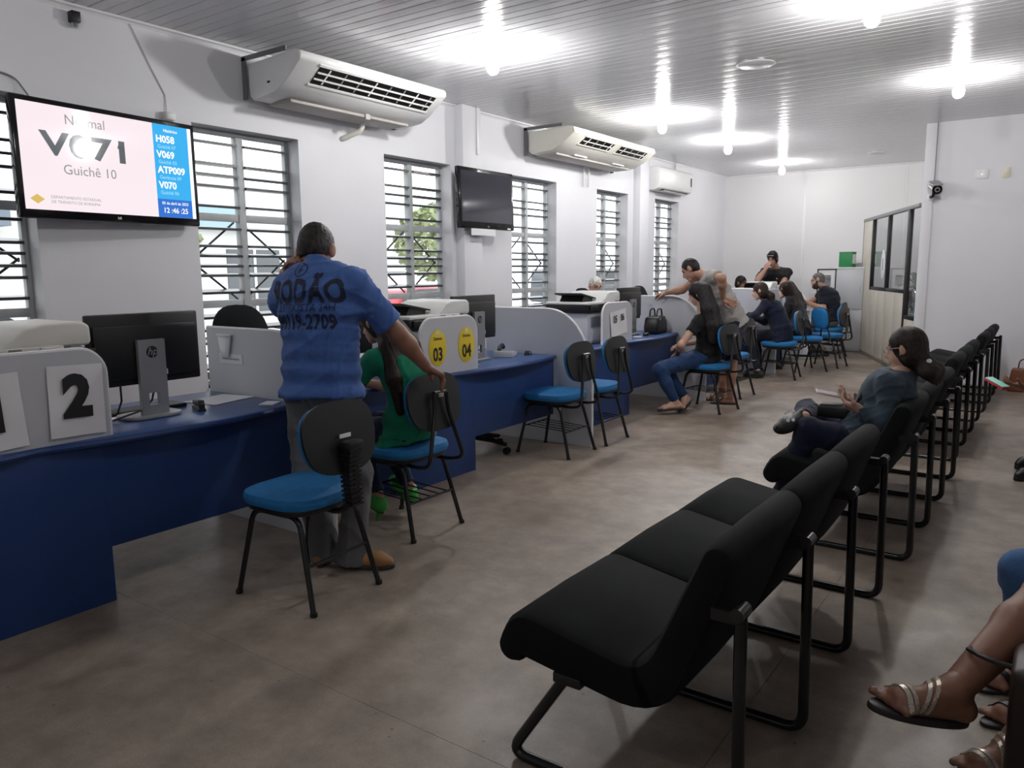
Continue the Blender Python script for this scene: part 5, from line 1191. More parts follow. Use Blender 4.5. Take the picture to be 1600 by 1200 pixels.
    lk = [[(hd - f * .07 + V3(0, q * .6, .03), .05), (nk + V3(.08, q, .04), .06), (nk + V3(.13, q * 1.2, -.12), .055), (nk + V3(.15, q * 1.3, -.27), .035)] for q in (-.08, -.03, .03, .08)]
    build_person('person', 'woman in a black top and blue jeans with long straight dark hair', (-2.95, 7.62, 0), pel, nk, (-1, -.08, 0), hd, f,
        {'L': (at(1064, 539, 7.70), at(1058, 552, 7.98)), 'R': ik(nk + V3(0, .15, -.06), V3(-3.25, 7.70, .66), .28, .26, V3(.2, .6, -.6))},
        {'L': (at(1030, 578, 7.72), zset(at(1056, 622, 7.75), .13), at(1036, 634, 7.75), nrm(V3(.1, 0, -1))), 'R': (at(1036, 574, 7.9), zset(at(1070, 618, 7.9), .15), at(1060, 632, 7.8), nrm(V3(.3, .3, -.9)))},
        s=.95, skinm=SK_MID, fat=1.08, bow=.03, sex='f', top='top', top_m=cloth('top_black', (0.008, 0.008, 0.009)), sleeve=.45, top_len=.12, pants_m=cloth('jeans_blue', (0.012, 0.038, 0.11)), pants_to=.97, shoes='sandal',
        shoe_m=[(.10, .12, .034, .008, pbr('strap_nude', (.45, .26, .2), .5))], hair='long', hair_m=H_BLACK, extra={'locks': lk}, seed=31)
    # woman in the navy jacket, low ponytail
    pel = V3(-3.02, 10.42, .57); nk = at(1197, 471, 10.35); hd = at(1187, 455, 10.25); f = nrm(V3(-.95, -.2, -.18))
    lk = [[(hd - f * .09 + Z_ * -.04, .04), (hd - f * .15 - Z_ * .09, .045), (hd - f * .17 - Z_ * .19, .04), (hd - f * .16 - Z_ * .27, .02)]]
    build_person('person', 'woman in a navy jacket with hair tied back, bending over the fourth desk', (-3.02, 10.42, 0), pel, nk, (-1, -.05, 0), hd, f,
        {'L': (at(1179, 494, 10.1), at(1162, 491, 10.35)), 'R': ik(nk + V3(0, .16, -.06), V3(-3.55, 10.6, .80), .28, .26, V3(.2, .6, -.6))},
        {'L': (V3(-3.40, 10.34, .54), V3(-3.24, 10.20, .09), V3(-3.5, 10.15, 0)), 'R': (V3(-3.40, 10.52, .54), V3(-3.32, 10.5, .09), V3(-3.55, 10.5, 0))},
        s=.95, skinm=SK_MID, fat=1.15, bow=.05, sex='f', top='jacket', top_m=cloth('jacket_navy', (0.006, 0.010, 0.028)), sleeve=1.95, top_len=.2, pants_m=cloth('trousers_navy', (0.006, 0.008, 0.016)), pants_to=.96, shoes='shoe',
        shoe_m=(M_BLACKP, M_BLACKP, 0), hair='tied', hair_m=H_BROWN, extra={'locks': lk}, seed=41)
    # woman with long wavy hair beside her
    pel = V3(-3.02, 11.38, .57); nk = at(1235, 472, 11.3); hd = at(1226, 453, 11.25); f = nrm(V3(-.9, .25, -.3))
    lk = [[(hd - f * .06 + V3(0, q * .7, .04), .07), (nk + V3(.06, q, .08), .075), (nk + V3(.12, q * 1.3, -.06), .075), (nk + V3(.15, q * 1.4, -.20), .05)] for q in (-.1, -.03, .05, .1)]
    build_person('person', 'woman in dark clothes with long wavy brown hair behind the woman in navy', (-3.02, 11.38, 0), pel, nk, (-1, -.1, 0), hd, f,
        {'L': ik(nk + V3(0, -.16, -.06), V3(-3.5, 11.3, .80), .28, .26, V3(.2, -.6, -.6)), 'R': ik(nk + V3(0, .16, -.06), V3(-3.5, 11.6, .80), .28, .26, V3(.2, .6, -.6))},
        {'L': (V3(-3.40, 11.28, .54), V3(-3.3, 11.25, .09), V3(-3.5, 11.2, 0)), 'R': (V3(-3.40, 11.5, .54), V3(-3.35, 11.5, .09), V3(-3.55, 11.5, 0))},
        s=.95, skinm=SK_MID, fat=1.1, bow=.04, sex='f', top='blouse', top_m=cloth('blouse_black', (0.010, 0.010, 0.012)), sleeve=1.9, top_len=.15, pants_m=cloth('jeans_navy', (0.010, 0.020, 0.07)), pants_to=.96, shoes='shoe',
        shoe_m=(M_BLACKP, M_BLACKP, 0), hair='long', hair_m=H_BROWN, extra={'locks': lk}, seed=51)
    # bearded man by the cabinet
    pel = V3(-3.08, 13.28, .60); nk = at(1288, 452, 12.65); hd = at(1278, 438, 12.55)
    T = build_person('person', 'bearded man in glasses and a navy t-shirt, seated near the filing cabinet', (-3.08, 13.28, 0), pel, nk, (-1, -.15, 0), hd, (-.96, -.12, -.2),
        {'L': (at(1286, 484, 12.4), at(1262, 473, 12.35)), 'R': ik(nk + V3(0, .18, -.06), at(1256, 474, 12.5), .30, .27, V3(.1, .7, -.6))},
        {'L': (V3(-3.50, 13.12, .55), V3(-3.08, 13.02, .10), V3(-3.30, 13.0, 0)), 'R': (V3(-3.50, 13.36, .55), V3(-3.26, 13.36, .10), V3(-3.5, 13.36, 0))},
        s=1.05, skinm=SK_MID, fat=1.32, bow=.03, top='t_shirt', top_m=cloth('t_shirt_navy', (0.007, 0.009, 0.018)), sleeve=.75, top_len=.1, pants_m=cloth('trousers_stone', (0.17, 0.165, 0.155)), pants_to=.96, shoes='sneaker',
        shoe_m=(pbr('sneaker_dark', (0.02, 0.022, 0.025), 0.6), M_PAPER, 0), hair='short', hair_m=H_SALT, seed=61)
    glasses(T, 1.05)
    hc, f, u, r = T['hc'], T['f'], T['u'], T['r']
    v, q_ = field_mesh([E_(hc + f * .045 - u * .085, np.stack([r, f, u]), V3(.060, .060, .055)), C_(hc + f * .01 - u * .03 - r * .072, hc + f * .03 - u * .08 - r * .05, .018, .02), C_(hc + f * .01 - u * .03 + r * .072, hc + f * .03 - u * .08 + r * .05, .018, .02)], .008, .02, sub=[E_(hc + f * .095 - u * .066, np.stack([r, f, u]), V3(.028, .03, .016))])
    mesh_obj('beard', v, q_, hairm('beard_dark', (0.05, 0.035, 0.028)), T['body'], T['base'])
    # man with sunglasses on his cap behind the far printer
    pel = at(1209, 470, 13.2); nk = at(1213, 419, 13.15); hd = at(1207, 404, 13.0); pel[2] = .88
    T = build_person('person', 'man in a black t-shirt, sunglasses on his head, behind the far printer', zset(pel, 0), pel, nk, (.1, -1, 0), hd, (-.05, -.92, -.38),
        {'R': (at(1184, 437, 12.75), at(1196, 421, 12.72)), 'L': (at(1225, 440, 12.98), at(1218, 452, 12.75))},
        {'L': (pel + V3(.10, -.03, -.43), zset(pel + V3(.12, 0, 0), .085), zset(pel + V3(.14, -.2, 0), 0)), 'R': (pel + V3(-.10, -.03, -.43), zset(pel + V3(-.12, 0, 0), .085), zset(pel + V3(-.14, -.2, 0), 0))},
        s=1.02, skinm=SK_TAN, fat=1.15, hands={'R': (V3(.2, .1, .5), V3(.3, .9, 0), V3(-.2, .3, .8), .8)}, top='t_shirt', top_m=cloth('t_shirt_black', (0.009, 0.009, 0.010)), sleeve=.7, top_len=.05, pants_m=cloth('trousers_black', (0.010, 0.010, 0.012)), pants_to=1.0, shoes='shoe',
        shoe_m=(M_BLACKP, M_BLACKP, 0), hair='long', hair_m=H_BLACK, seed=71)
    hc, f, u, r = T['hc'], T['f'], T['u'], T['r']
    for sg in (-1, 1):
        m = MB(); m.lathe(hc + f * .085 + u * .085 + r * sg * .035, [(.028, 0), (.028, .006), (.01, .009)], 14, axis=tuple(f * .8 + u * .6)); rel_part('sunglasses_lens', m, M_BLACKG, T)
    m = MB(); m.tube([hc + f * .095 + u * .088 - r * .06, hc + f * .1 + u * .09, hc + f * .095 + u * .088 + r * .06], .004, 6); rel_part('sunglasses_frame', m, M_CHROME, T)
    m = MB(); m.lathe(nk - T['up'] * .20 + T['fr'] * .135 - T['rt'] * .02, [(.038, 0), (.038, .012), (.01, .014)], 18, axis=tuple(T['fr'])); rel_part('chest_emblem', m, M_PAPER, T)
    # clerk in glasses, clerk with white hair
    hd = at(1158, 442, 13.0); nk = hd + V3(-.04, 0, -.16); pel = zset(nk + V3(-.06, 0, 0), .57)
    T = build_person('person', 'clerk in glasses with short dark hair sitting low behind the monitor of the fourth desk', zset(pel, 0), pel, nk, (1, -.2, 0), hd, (.93, -.28, -.15),
        {'L': ik(nk + V3(0, .17, -.06), pel + V3(.4, .15, .24), .29, .26, V3(0, .5, -.7)), 'R': ik(nk + V3(0, -.17, -.06), pel + V3(.4, -.15, .24), .29, .26, V3(0, -.5, -.7))},
        {'L': (pel + V3(.42, .12, -.04), zset(pel + V3(.40, .12, 0), .085), zset(pel + V3(.6, .12, 0), 0)), 'R': (pel + V3(.42, -.12, -.04), zset(pel + V3(.40, -.12, 0), .085), zset(pel + V3(.6, -.12, 0), 0))},
        s=.95, skinm=SK_BROWN, fat=1.0, top='shirt', top_m=cloth('shirt_maroon', (0.03, 0.01, 0.012)), sleeve=.7, top_len=.05, pants_m=MATS['trousers_black'], pants_to=1.0, shoes='shoe', shoe_m=(M_BLACKP, M_BLACKP, 0), hair='tied', hair_m=H_BLACK, seed=81)
    glasses(T)
    hd = at(930, 447, 9.4); nk = hd + V3(-.05, 0, -.16); pel = zset(nk + V3(-.06, 0, 0), .60)
    build_person('person', 'white-haired clerk whose head shows above the third printer', zset(pel, 0), pel, nk, (1, -.2, 0), hd, (.8, -.5, -.35),
        {'L': ik(nk + V3(0, .17, -.06), pel + V3(.4, .15, .24), .29, .26, V3(0, .5, -.7)), 'R': ik(nk + V3(0, -.17, -.06), pel + V3(.4, -.15, .24), .29, .26, V3(0, -.5, -.7))},
        {'L': (pel + V3(.42, .12, -.04), zset(pel + V3(.40, .12, 0), .085), zset(pel + V3(.6, .12, 0), 0)), 'R': (pel + V3(.42, -.12, -.04), zset(pel + V3(.40, -.12, 0), .085), zset(pel + V3(.6, -.12, 0), 0))},
        s=1.0, skinm=SK_MID, fat=1.05, top='shirt', top_m=cloth('shirt_pale', (0.5, 0.5, 0.52)), sleeve=.7, top_len=.05, pants_m=MATS['trousers_black'], pants_to=1.0, shoes='shoe', shoe_m=(M_BLACKP, M_BLACKP, 0), hair='short', hair_m=H_WHITE, seed=91)
    # woman in the denim jacket on the second bench
    pel = V3(-.84, 4.42, .515); nk = V3(-.66, 4.43, .91); hd = at(1415, 546, 4.0); f = nrm(V3(-.96, .16, -.14))
    lk = [[(hd - f * .06 - Z_ * .05, .055), (hd - f * .10 + V3(0, -.01, -.09), .042), (hd - f * .125 + V3(0, -.03, -.13), .05), (hd - f * .14 + V3(0, -.03, -.185), .03)], [(hd - f * .07 - Z_ * .07, .045), (hd - f * .15 + V3(0, .02, -.12), .038), (hd - f * .16 + V3(0, .02, -.175), .02)]]
    T = build_person('person', 'woman in a denim jacket and glasses sitting cross-legged on the second bench', (-.84, 4.42, 0), pel, nk, (-1, 0, 0), hd, f,
        {'L': (at(1386, 657, 3.90), at(1346, 641, 4.02)), 'R': ik(nk + V3(-.02, .15, -.06), at(1338, 628, 4.28), .27, .25, V3(0, .6, -.7))},
        {'L': (at(1264, 672, 4.12), V3(-1.24, 4.27, .09), V3(-1.46, 4.25, 0)), 'R': (V3(-1.20, 4.72, .60), at(1256, 652, 4.16), at(1238, 652, 3.95), nrm(V3(-.75, .25, -.6)))},
        s=.93, skinm=SK_MID, fat=1.12, bow=.0, sex='f', hands={'L': (at(1312, 630, 4.08) - at(1346, 641, 4.02), V3(.1, .5, .8), V3(.1, .3, 1), .95), 'R': (at(1312, 616, 4.25) - at(1338, 628, 4.28), V3(-.2, -.3, .9), V3(0, -.8, .4), .45)},
        top='denim_jacket', top_m=cloth('denim_jacket', (0.034, 0.055, 0.076)), sleeve=1.93, top_len=.12, pants_m=cloth('jeans_indigo', (0.008, 0.012, 0.034)), pants_to=.95, shoes='shoe',
        shoe_m=(pbr('flower_shoe', (0.02, 0.02, 0.02), 0.5), M_BLACKP, 0), hair='tied', hair_m=H_BROWN, extra={'locks': lk}, near=True, seed=101)
    glasses(T, .93, M_CHROME)
    an = at(1238, 650, 3.97); m = MB()
    for i in range(7):
        a = i * 0.9; c = Vector(an + V3(.0, -.035, 0)) + Vector((math.cos(a) * .028, -.01, math.sin(a) * .028 + .01)) * (1 if i else 0)
        m.lathe(c, [(.0095, 0), (.009, .006), (.002, .008)], 8, axis=(-.1, -1, .3))
    o = rel_part('shoe_flowers', m, M_PAPER, T); o['kind'] = 'stuff'
    hc, f, u, r = T['hc'], T['f'], T['u'], T['r']; m = MB()
    for q in (-.014, .0, .014): m.lathe(hc - f * .115 - u * .085 - r * .03 + u * q, [(.012, 0), (.014, .01), (.004, .016)], 8, axis=tuple(-r - f))
    rel_part('hair_clip', m, M_PAPER, T)['kind'] = 'stuff'
    t = thing('mobile_phone', 'pale pink phone held by the woman in the denim jacket', 'phone', at(1300, 616, 4.22)); Mp = Matrix.Rotation(.2, 4, 'Y') @ Matrix.Rotation(.35, 4, 'Z')
    MB().box(-.085, .085, -.04, .04, -.005, .005, M=Mp).build('case', pbr('phone_pink', (.62, .47, .45), .4), t, bevel=.003); MB().box(-.08, .08, -.036, .036, .005, .006, M=Mp).build('screen', pbr('phone_glass', (.35, .30, .30), .1), t)
    t = thing('shoulder_bag', 'small black shoulder bag in the lap of the woman in denim', 'bag', at(1312, 640, 4.2))
    MB().box(-.11, .10, -.05, .06, -.045, .03).build('pouch', M_BLACKP, t, bevel=.02, seg=3)
    P = [Vector(at(*p) - at(1312, 640, 4.2)) for p in ((1335, 640, 4.1), (1343, 622, 4.05), (1350, 607, 4.08), (1368, 592, 4.05), (1385, 580, 4.05))]
    MB().tube(P, .009, 8).build('strap', M_BLACKP, t); MB().lathe(P[0], [(.022, 0), (.022, .012), (.01, .014)], 14, axis=(0, -1, 0)).build('buckle', M_SILVER, t)

    # right-hand sitters, seen only in part, and the benches that carry them
    BXR = 0.43
    BR = place(copy_tree(BN), (BXR, 2.75, 0), 0.0, 'black bench at the right edge under the woman in jewelled sandals')
    place(copy_tree(BN), (BXR, 6.35, 0), 0.0, 'black bench at the right edge under the person holding a green phone')
    silver = pbr('strap_silver', (.52, .46, .38), .3, .5, var=(300, .5))
    an, kn = at(1492, 1078, 2.0), at(1640, 925, 2.18); pel = V3(.46, 2.42, .53); nk = V3(.56, 2.42, .98)
    T = build_person('person', 'sitter with bare crossed legs in jewelled sandals at the lower right edge', zset(pel, 0), pel, nk, (-1, 0, 0), nk + V3(-.03, 0, .17), (-1, 0, -.1),
        {'L': ik(nk + V3(0, -.16, -.06), pel + V3(-.2, -.12, .12), .28, .26, V3(.3, -.6, -.6)), 'R': ik(nk + V3(0, .16, -.06), pel + V3(-.2, .12, .12), .28, .26, V3(.3, .6, -.6))},
        {'R': (kn, an, at(1370, 1085, 1.98), nrm(V3(-.22, -.14, -1))), 'L': (V3(.12, 2.55, .50), zset(at(1590, 1170, 2.25), .085), zset(at(1520, 1175, 2.2), 0))},
        s=1.06, skinm=SK_DARK, fat=1.05, sex='f', top='blouse', top_m=MATS['top_black'], sleeve=.5, top_len=.1, pants_m=cloth('skirt_dark', (.03, .03, .035)), pants_to=-.15, shoes='sandal', shoe_m=[], hair='long', hair_m=H_BLACK, near=True, seed=111)
    for q in 'LR':
        st = T['straps'][q]
        for a in ((.122, .118, .036, .0055), (.138, .133, .033, .0055), (.035, .105, .060, .0045), (.018, .088, .064, .0045)): st(*a, silver, 'jewelled_strap')
    hb = at(1650, 1120, 1.92); t = thing('handbag', 'dark brown handbag hanging at the lower right picture edge', 'bag', hb)
    MB().box(-.10, .16, -.10, .10, -.18, .14).build('body', pbr('bag_dark_brown', (.02, .011, .008), .45), t, bevel=.025, seg=3)
    P = [Vector(at(*p) - hb) for p in ((1625, 1075, 1.92), (1600, 1047, 1.93), (1560, 1036, 1.965), (1530, 1024, 1.99), (1513, 1014, 2.03), (1525, 1010, 2.11), (1570, 1030, 2.14), (1640, 1060, 2.05))]
    MB().tube(P, .0065, 8).build('strap', M_BLACKP, t)
    # person in jeans
    pel = V3(.44, 3.12, .53); nk = V3(.56, 3.12, 1.0)
    build_person('person', 'sitter in blue jeans and dark sandals at the right edge', zset(pel, 0), pel, nk, (-1, 0, 0), nk + V3(-.03, 0, .17), (-1, 0, -.1),
        {'L': ik(nk + V3(0, -.18, -.06), pel + V3(-.2, -.12, .12), .29, .26, V3(.3, -.6, -.6)), 'R': ik(nk + V3(0, .18, -.06), pel + V3(-.2, .12, .12), .29, .26, V3(.3, .6, -.6))},
        {'R': (at(1598, 892, 2.68), zset(at(1610, 1062, 2.68), .085), zset(at(1540, 1075, 2.66), 0)), 'L': (at(1640, 960, 2.5), zset(at(1625, 1130, 2.48), .085), zset(at(1565, 1125, 2.46), 0))},
        s=1.0, skinm=SK_BROWN, fat=1.1, top='shirt', top_m=MATS['shirt_pale'], sleeve=.6, top_len=.06, pants_m=cloth('jeans_mid_blue', (.06, .14, .30)), pants_to=.92, shoes='sandal',
        shoe_m=[(.08, .06, .06, .022, M_BLACKP), (.135, .11, .033, .012, M_BLACKP)], hair='short', hair_m=H_BLACK, near=True, seed=121)
    # person with the phone
    pel = V3(.46, 6.45, .53); nk = V3(.55, 6.45, 1.0); wr = at(1597, 604, 5.5)
    build_person('person', 'sitter holding out a phone at the right edge, dark shoes on the floor', zset(pel, 0), pel, nk, (-1, 0, 0), nk + V3(-.03, 0, .17), (-1, 0, -.2),
        {'L': (at(1650, 620, 5.45), wr), 'R': ik(nk + V3(0, .18, -.06), pel + V3(-.25, .12, .14), .29, .26, V3(.3, .6, -.6))},
        {'L': (V3(.08, 6.36, .53), zset(at(1622, 735, 5.3), .085), zset(at(1590, 738, 5.25), 0)), 'R': (V3(.08, 6.62, .53), zset(at(1622, 708, 5.6), .085), zset(at(1592, 710, 5.55), 0))},
        s=.98, skinm=SK_BROWN, fat=1.1, sex='f', hands={'L': (at(1565, 598, 5.5) - wr, V3(0, .2, 1), V3(0, -.8, .3), .5)}, top='blouse', top_m=cloth('blouse_red', (.3, .02, .03)), sleeve=.6, top_len=.1, pants_m=MATS['trousers_black'], pants_to=1.0, shoes='shoe', shoe_m=(M_BLACKP, M_BLACKP, 0), hair='long', hair_m=H_BLACK, near=True, seed=131)
    c = at(1558, 598, 5.5); t = thing('mobile_phone', 'mint green and red phone in the hand at the right edge', 'phone', c); Mp = Matrix.Rotation(-.35, 4, 'Y') @ Matrix.Rotation(.9, 4, 'Z')
    M9 = Matrix.Rotation(-.62, 4, 'Z') @ Matrix.Rotation(.35, 4, 'Y')
    MB().box(-.075, .075, -.035, .035, .002, .009, M=M9).build('case', pbr('phone_mint', (.35, .75, .62), .4), t, bevel=.002); MB().box(-.08, .08, -.038, .038, -.014, .0, M=M9).build('flap', pbr('phone_red', (.55, .03, .05), .45), t, bevel=.002)
t = thing('handbag', 'brown leather handbag on the floor by the return wall', 'bag', V3(-.26, 10.72, 0))
MB().prism([(-.20, 0), (.20, 0), (.16, .27), (-.16, .27)], 'y', -.08, .08).build('body', pbr('bag_tan', (.22, .075, .03), .45, var=(6, .15)), t, bevel=.02, seg=3)
MB().tube(fillet([(-.10, 0, .25), (-.09, 0, .38), (.09, 0, .38), (.10, 0, .25)], .07), .008, 8).build('handle', pbr('bag_handle', (.14, .045, .02), .45), t)
MB().box(-.02, .02, -.085, -.078, .19, .23).build('clasp', M_CHROME, t, bevel=.002)

# ------------------------------------------------------------------ small things on and around the desks
t = thing('handbag', 'black handbag standing on the third desk beside the monitor', 'bag', (-3.66, 8.0 - 0.12, ZT), PI / 2 + .1)
MB().prism([(-.17, 0), (.17, 0), (.185, .08), (.14, .19), (-.14, .19), (-.185, .08)], 'y', -.08, .08).build('body', M_BLACKP, t, bevel=.03, seg=3)
for y in (-.04, .04): MB().tube(fillet([(-.09, y, .17), (-.07, y, .27), (.07, y, .27), (.09, y, .17)], .06), .009, 8).build('handle', M_BLACKP, t)
for x in (-.09, .09): MB().lathe((x, -.083, .16), [(.012, 0), (.012, .004)], 10, axis=(0, -1, 0)).build('stud', M_CHROME, t)
def paper(x, y, rz, label, w=.21, l=.297, m=M_PAPER, cat='paper', z=ZT, th=.002, name='paper_sheet'):
    return tag(MB().box(-w / 2, w / 2, -l / 2, l / 2, 0, th, M=Matrix.Rotation(rz, 4, 'Z')).build(name, m, None, (x, y, z + .001)), label, cat)
paper(-3.80, 2.50, .2, 'white paper sheet lying by the first divider', .24, .30)
paper(-3.80, 1.90, 0.1, 'white papers lying behind the nearest monitor stand', .2, .3)
paper(-3.43, 2.56, .5, 'small white pad at the desk edge beside the man in blue', .08, .1, th=.008, name='note_pad')
paper(-3.52, 4.42, .3, 'small silver notebook beside the 04 sticker panel', .09, .12, M_SILVER, 'notebook', th=.012, name='notebook')
paper(-3.62, 7.35, .4, 'white card behind the 05 06 panel', .08, .11, name='card')
tag(MB().box(-.07, .07, -.2, .2, 0, .02).build('keyboard', M_BLACKP, None, (-3.83, 2.08, ZT + .0005), bevel=.004), 'black keyboard lying behind the nearest monitor', 'keyboard')
t = thing('stapler', 'black stapler on the nearest desk right of the silver stand', 'stapler', (-3.62, 2.26, ZT), 1.2)
MB().box(-.02, .02, -.08, .08, 0, .012).build('base', M_BLACKP, t, bevel=.003); MB().prism([(-.08, .03), (.08, .018), (.08, .04), (-.06, .055)], 'x', -.016, .016).build('arm', M_BLACKP, t, bevel=.004); MB().box(-.012, .012, -.075, .06, .014, .022).build('magazine', M_CHROME, t)
MB().box(-.014, .014, -.08, -.06, .012, .035).build('hinge', M_BLACKP, t)
t = thing('sponge_cup', 'yellow green sponge moistener beside the 04 panel', 'sponge', (-3.62, 4.52, ZT))
MB().lathe((0, 0, 0), [(.05, 0), (.055, .018), (.048, .022)], 20).build('dish', M_BLACKP, t); MB().lathe((0, 0, .02), [(.042, 0), (.044, .015), (.03, .025), (.005, .027)], 20).build('sponge', pbr('sponge_yellow', (.55, .62, .05), .8), t)
t = thing('desk_phone', 'white telephone with dark handset on the second desk', 'telephone', (-3.72, 5.12, ZT), .4)
MB().prism([(-.09, 0), (.09, 0), (.09, .03), (-.09, .055)], 'x', -.08, .08).build('base', M_WHITEP, t, bevel=.006); MB().tube(fillet([(-.05, -.02, .05), (-.05, 0.0, .075), (-.05, .10, .085), (-.05, .13, .06)], .03), .017, 10).build('handset', M_BLACKP, t)
t = thing('tape_dispenser', 'small dark clip holder on the second desk near the divider', 'holder', (-3.62, 5.30, ZT))
MB().prism([(-.04, 0), (.04, 0), (.015, .035), (-.015, .035)], 'x', -.02, .02).build('body', M_BLACKP, t, bevel=.004); MB().lathe((-.022, 0, .02), [(.012, 0), (.012, .044)], 12, axis=(1, 0, 0)).build('wheel', M_CHROME, t)
t = thing('computer_mouse', 'dark mouse on the third desk in front of the handbag', 'mouse', (-3.60, 7.52, ZT)); MB().slab(superellipse(.06, .10, 2.5, 24), 0, .03, .012, dome=.004).build('shell', M_BLACKP, t); MB().box(-.003, .003, .015, .035, .028, .036).build('wheel', M_GREYP, t)
t = thing('foot_rest', 'black folding footrest under the third desk', 'footrest', (-3.82, 7.0, 0), .3)
MB().box(-.16, .16, -.22, .22, .0, .016, M=Matrix.Translation((0, 0, .2)) @ Matrix.Rotation(.25, 4, 'Y')).build('tread', M_BLACKP, t, bevel=.004)
for y in (-.2, .2): MB().tube(fillet([(-.16, y, .012), (.2, y, .012), (.02, y, .2)], .03), .011, 8).build('leg', M_BLACKM, t)
for y in (-.2, .2): MB().tube([(-.16, y, .012), (-.10, y, .22)], .011, 8).build('leg', M_BLACKM, t)
t = thing('waste_bin', 'grey cylindrical waste bin under the desk behind the woman in black', 'bin', (-3.82, 8.75, 0))
MB().lathe((0, 0, 0), [(.10, 0), (.12, .30), (.125, .305), (.125, .315), (.11, .315)], 24).build('drum', M_PANEL, t); MB().lathe((0, 0, .30), [(.127, 0), (.127, .018)], 24).build('rim', M_CHROME, t)
t = thing('ticket_sheet', 'sheet of pale paper held on the knees of the bearded man', 'paper', at(1257, 484, 12.5)); MB().box(-.1, .1, -.14, .14, -.001, .001).build('sheet', M_PAPER, t); MB().box(-.08, .08, .05, .06, .001, .0015).build('printed_line', M_GREYINK, t)

# ------------------------------------------------------------------ outside, seen through the louvers
GZ = -0.25
struct(MB().box(-60, XW - 0.2, -30, 60, GZ - .1, GZ).build('ground', M_CEMENT))
def car(label, loc, rz, col, van=False):
    t = thing('car', label, 'car', loc, rz); mt = pbr('car_paint_%d' % int(col[0] * 1000), col, .25, coat=.6); gl = pbr('car_glass', (.03, .035, .04), .08)
    low = [(-2.05, .28), (-2.1, .55), (-1.95, .80), (-1.15, .90), (1.1, .88), (1.95, .72), (2.08, .5), (2.0, .28)]
    cab = [(-1.7, .85), (-1.3, 1.38), (-.9, 1.46), (.3, 1.45), (1.15, .88)] if not van else [(-2.0, .85), (-1.9, 1.75), (.6, 1.75), (1.2, .9)]
    MB().prism(low, 'y', -.82, .82).build('body', mt, t, bevel=.06, seg=3); MB().prism(cab, 'y', -.70, .70).build('cabin', mt, t, bevel=.08, seg=3)
    for sg in (-1, 1):
        MB().prism([(x * .92 - .01, .9 + (z - .88) * .86) for x, z in cab], 'y', sg * .695 - .012, sg * .695 + .012).build('side_window', gl, t)
        for x in (-1.25, 1.25):
            w = MB().cyl((x, sg * .70, .31), (x, sg * .86, .31), .31, 24).build('wheel', M_BLACKP, t); MB().cyl((x, sg * .86, .31), (x, sg * .872, .31), .18, 18).build('hubcap', M_SILVER, w)
        MB().box(1.93, 2.06, sg * .62 - .14, sg * .62 + .14, .55, .68).build('headlamp', M_PAPER, t, bevel=.02)
    MB().box(2.04, 2.10, -.6, .6, .34, .46).build('bumper', M_GREYP, t, bevel=.01); return t
car('white car parked outside the nearest windows', (-10.2, 3.4, GZ), 1.25, (.75, .75, .76))
car('red car parked outside the window beside the dark television', (-9.9, 10.7, GZ), 1.7, (.52, .04, .06))
car('silver car parked outside beyond the red car', (-12.9, 14.6, GZ), 1.5, (.5, .51, .52))
car('dark van parked outside the farther windows', (-11.0, 19.5, GZ), 1.4, (.10, .11, .13), True)
def motorcycle(label, loc, rz, col):
    t = thing('motorcycle', label, 'motorcycle', loc, rz); mt = pbr('moto_%d' % int(col[0] * 1000), col, .3, coat=.5)
    for x in (-.62, .62):
        m = MB(); m.tube([(x + .27 * math.cos(a), 0, .30 + .27 * math.sin(a)) for a in np.linspace(0, 2 * PI, 25)[:-1]], .045, 8, closed=True); w = m.build('wheel', M_BLACKP, t)
        MB().cyl((x, -.05, .3), (x, .05, .3), .07, 12).build('wheel_hub', M_CHROME, w)
    MB().slab(superellipse(.46, .26, 2.6, 24, .12, 0), .68, .90, .07).build('fuel_tank', mt, t); MB().slab(superellipse(.62, .24, 3, 24, -.38, 0), .72, .80, .03).build('seat', M_BLACKP, t)
    MB().box(-.12, .25, -.13, .13, .30, .62).build('engine', M_GREYP, t, bevel=.03); MB().prism([(-.85, .70), (-.60, .62), (-.25, .70), (-.3, .74), (-.88, .80)], 'y', -.1, .1).build('tail_fairing', mt, t, bevel=.02)
    for y in (-.08, .08): MB().tube([(.62, y, .3), (.38, y, .95)], .022, 8).build('fork', M_CHROME, t)
    MB().tube(fillet([(.30, -.36, 1.02), (.40, -.12, .98), (.40, .12, .98), (.30, .36, 1.02)], .06), .014, 8).build('handlebar', M_BLACKM, t)
    MB().lathe((.46, 0, .86), [(.03, -.06), (.085, 0), (.08, .02)], 16, axis=(1, 0, 0)).build('headlamp', M_CHROME, t)
    MB().tube([(-.05, .16, .28), (-.7, .19, .36)], .045, 10).build('exhaust', M_CHROME, t); return t
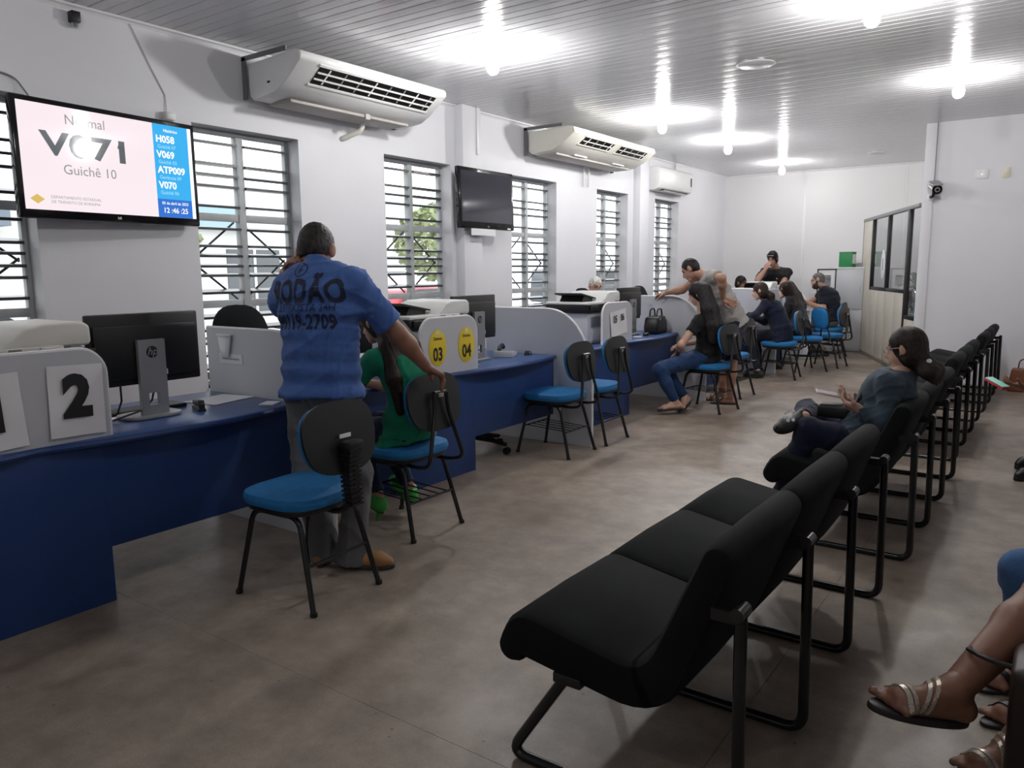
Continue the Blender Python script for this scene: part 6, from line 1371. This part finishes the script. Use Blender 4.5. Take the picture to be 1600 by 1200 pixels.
motorcycle('red motorcycle parked right outside the second window', (-7.6, 4.35, GZ), 1.9, (.5, .03, .03))
motorcycle('black motorcycle parked outside the second window', (-7.9, 6.0, GZ), 1.75, (.03, .03, .035))
motorcycle('dark red motorcycle parked outside the third window', (-7.7, 7.7, GZ), 1.7, (.30, .03, .04))
t = thing('shop_building', 'pale building with grey awning across the street', 'building', (-26, 8, GZ))
MB().box(-4, 0, -20, 24, 0, 5.2).build('wall', pbr('pale_render', (.62, .62, .60), .8, var=(.5, .08)), t); MB().box(-.2, 1.2, -12, 2, 3.1, 3.7).build('awning', pbr('awning_grey_blue', (.16, .19, .24), .7), t)
MB().box(-.1, .3, 6.5, 10.5, 3.3, 4.1).build('fascia', pbr('fascia_blue', (.30, .42, .50), .6), t)
for y in (-10, -6, -2, 7, 11, 15): w = MB().box(-.05, .06, y - 1.2, y + 1.2, .2, 2.6).build('shop_window', pbr('shop_glass', (.10, .11, .12), .2), t); MB().box(.05, .1, y - .05, y + .05, .2, 2.6).build('window_bar', M_TRIM, w)
GR = pbr('tree_green', (.26, .30, .16), .8, var=(3, .4)); TK = pbr('tree_bark', (.12, .08, .05), .9)
for (x, y, h, r, lab) in ((-17, 1.0, 3.6, 1.6, 'round green tree outside the nearest window'), (-19, 10.5, 3.2, 1.5, 'round green tree across the yard outside the third window'), (-18, 21, 3.6, 1.7, 'round green tree across the yard outside the farthest windows')):
    t = thing('tree', lab, 'tree', (x, y, GZ)); MB().tube([(0, 0, 0), (.05, 0, h * .35), (0, .05, h * .6)], .14, 8, rs=[.18, .13, .08]).build('trunk', TK, t)
    m = MB(); rr = np.random.RandomState(int(h * 10 + y))
    for i in range(1500):
        p = rr.normal(size=3); p = p / np.linalg.norm(p) * r * rr.uniform(.55, 1.0) ** .6 * np.array([1, 1, .8]); c = Vector(p) + Vector((0, 0, h * .75)); a = Vector(rr.normal(size=3)).normalized() * .14; b_ = a.orthogonal().normalized() * .09
        m.add([c - a, c - b_, c + a, c + b_], [(0, 1, 2, 3)])
    m.build('foliage', GR, t)['kind'] = 'stuff'
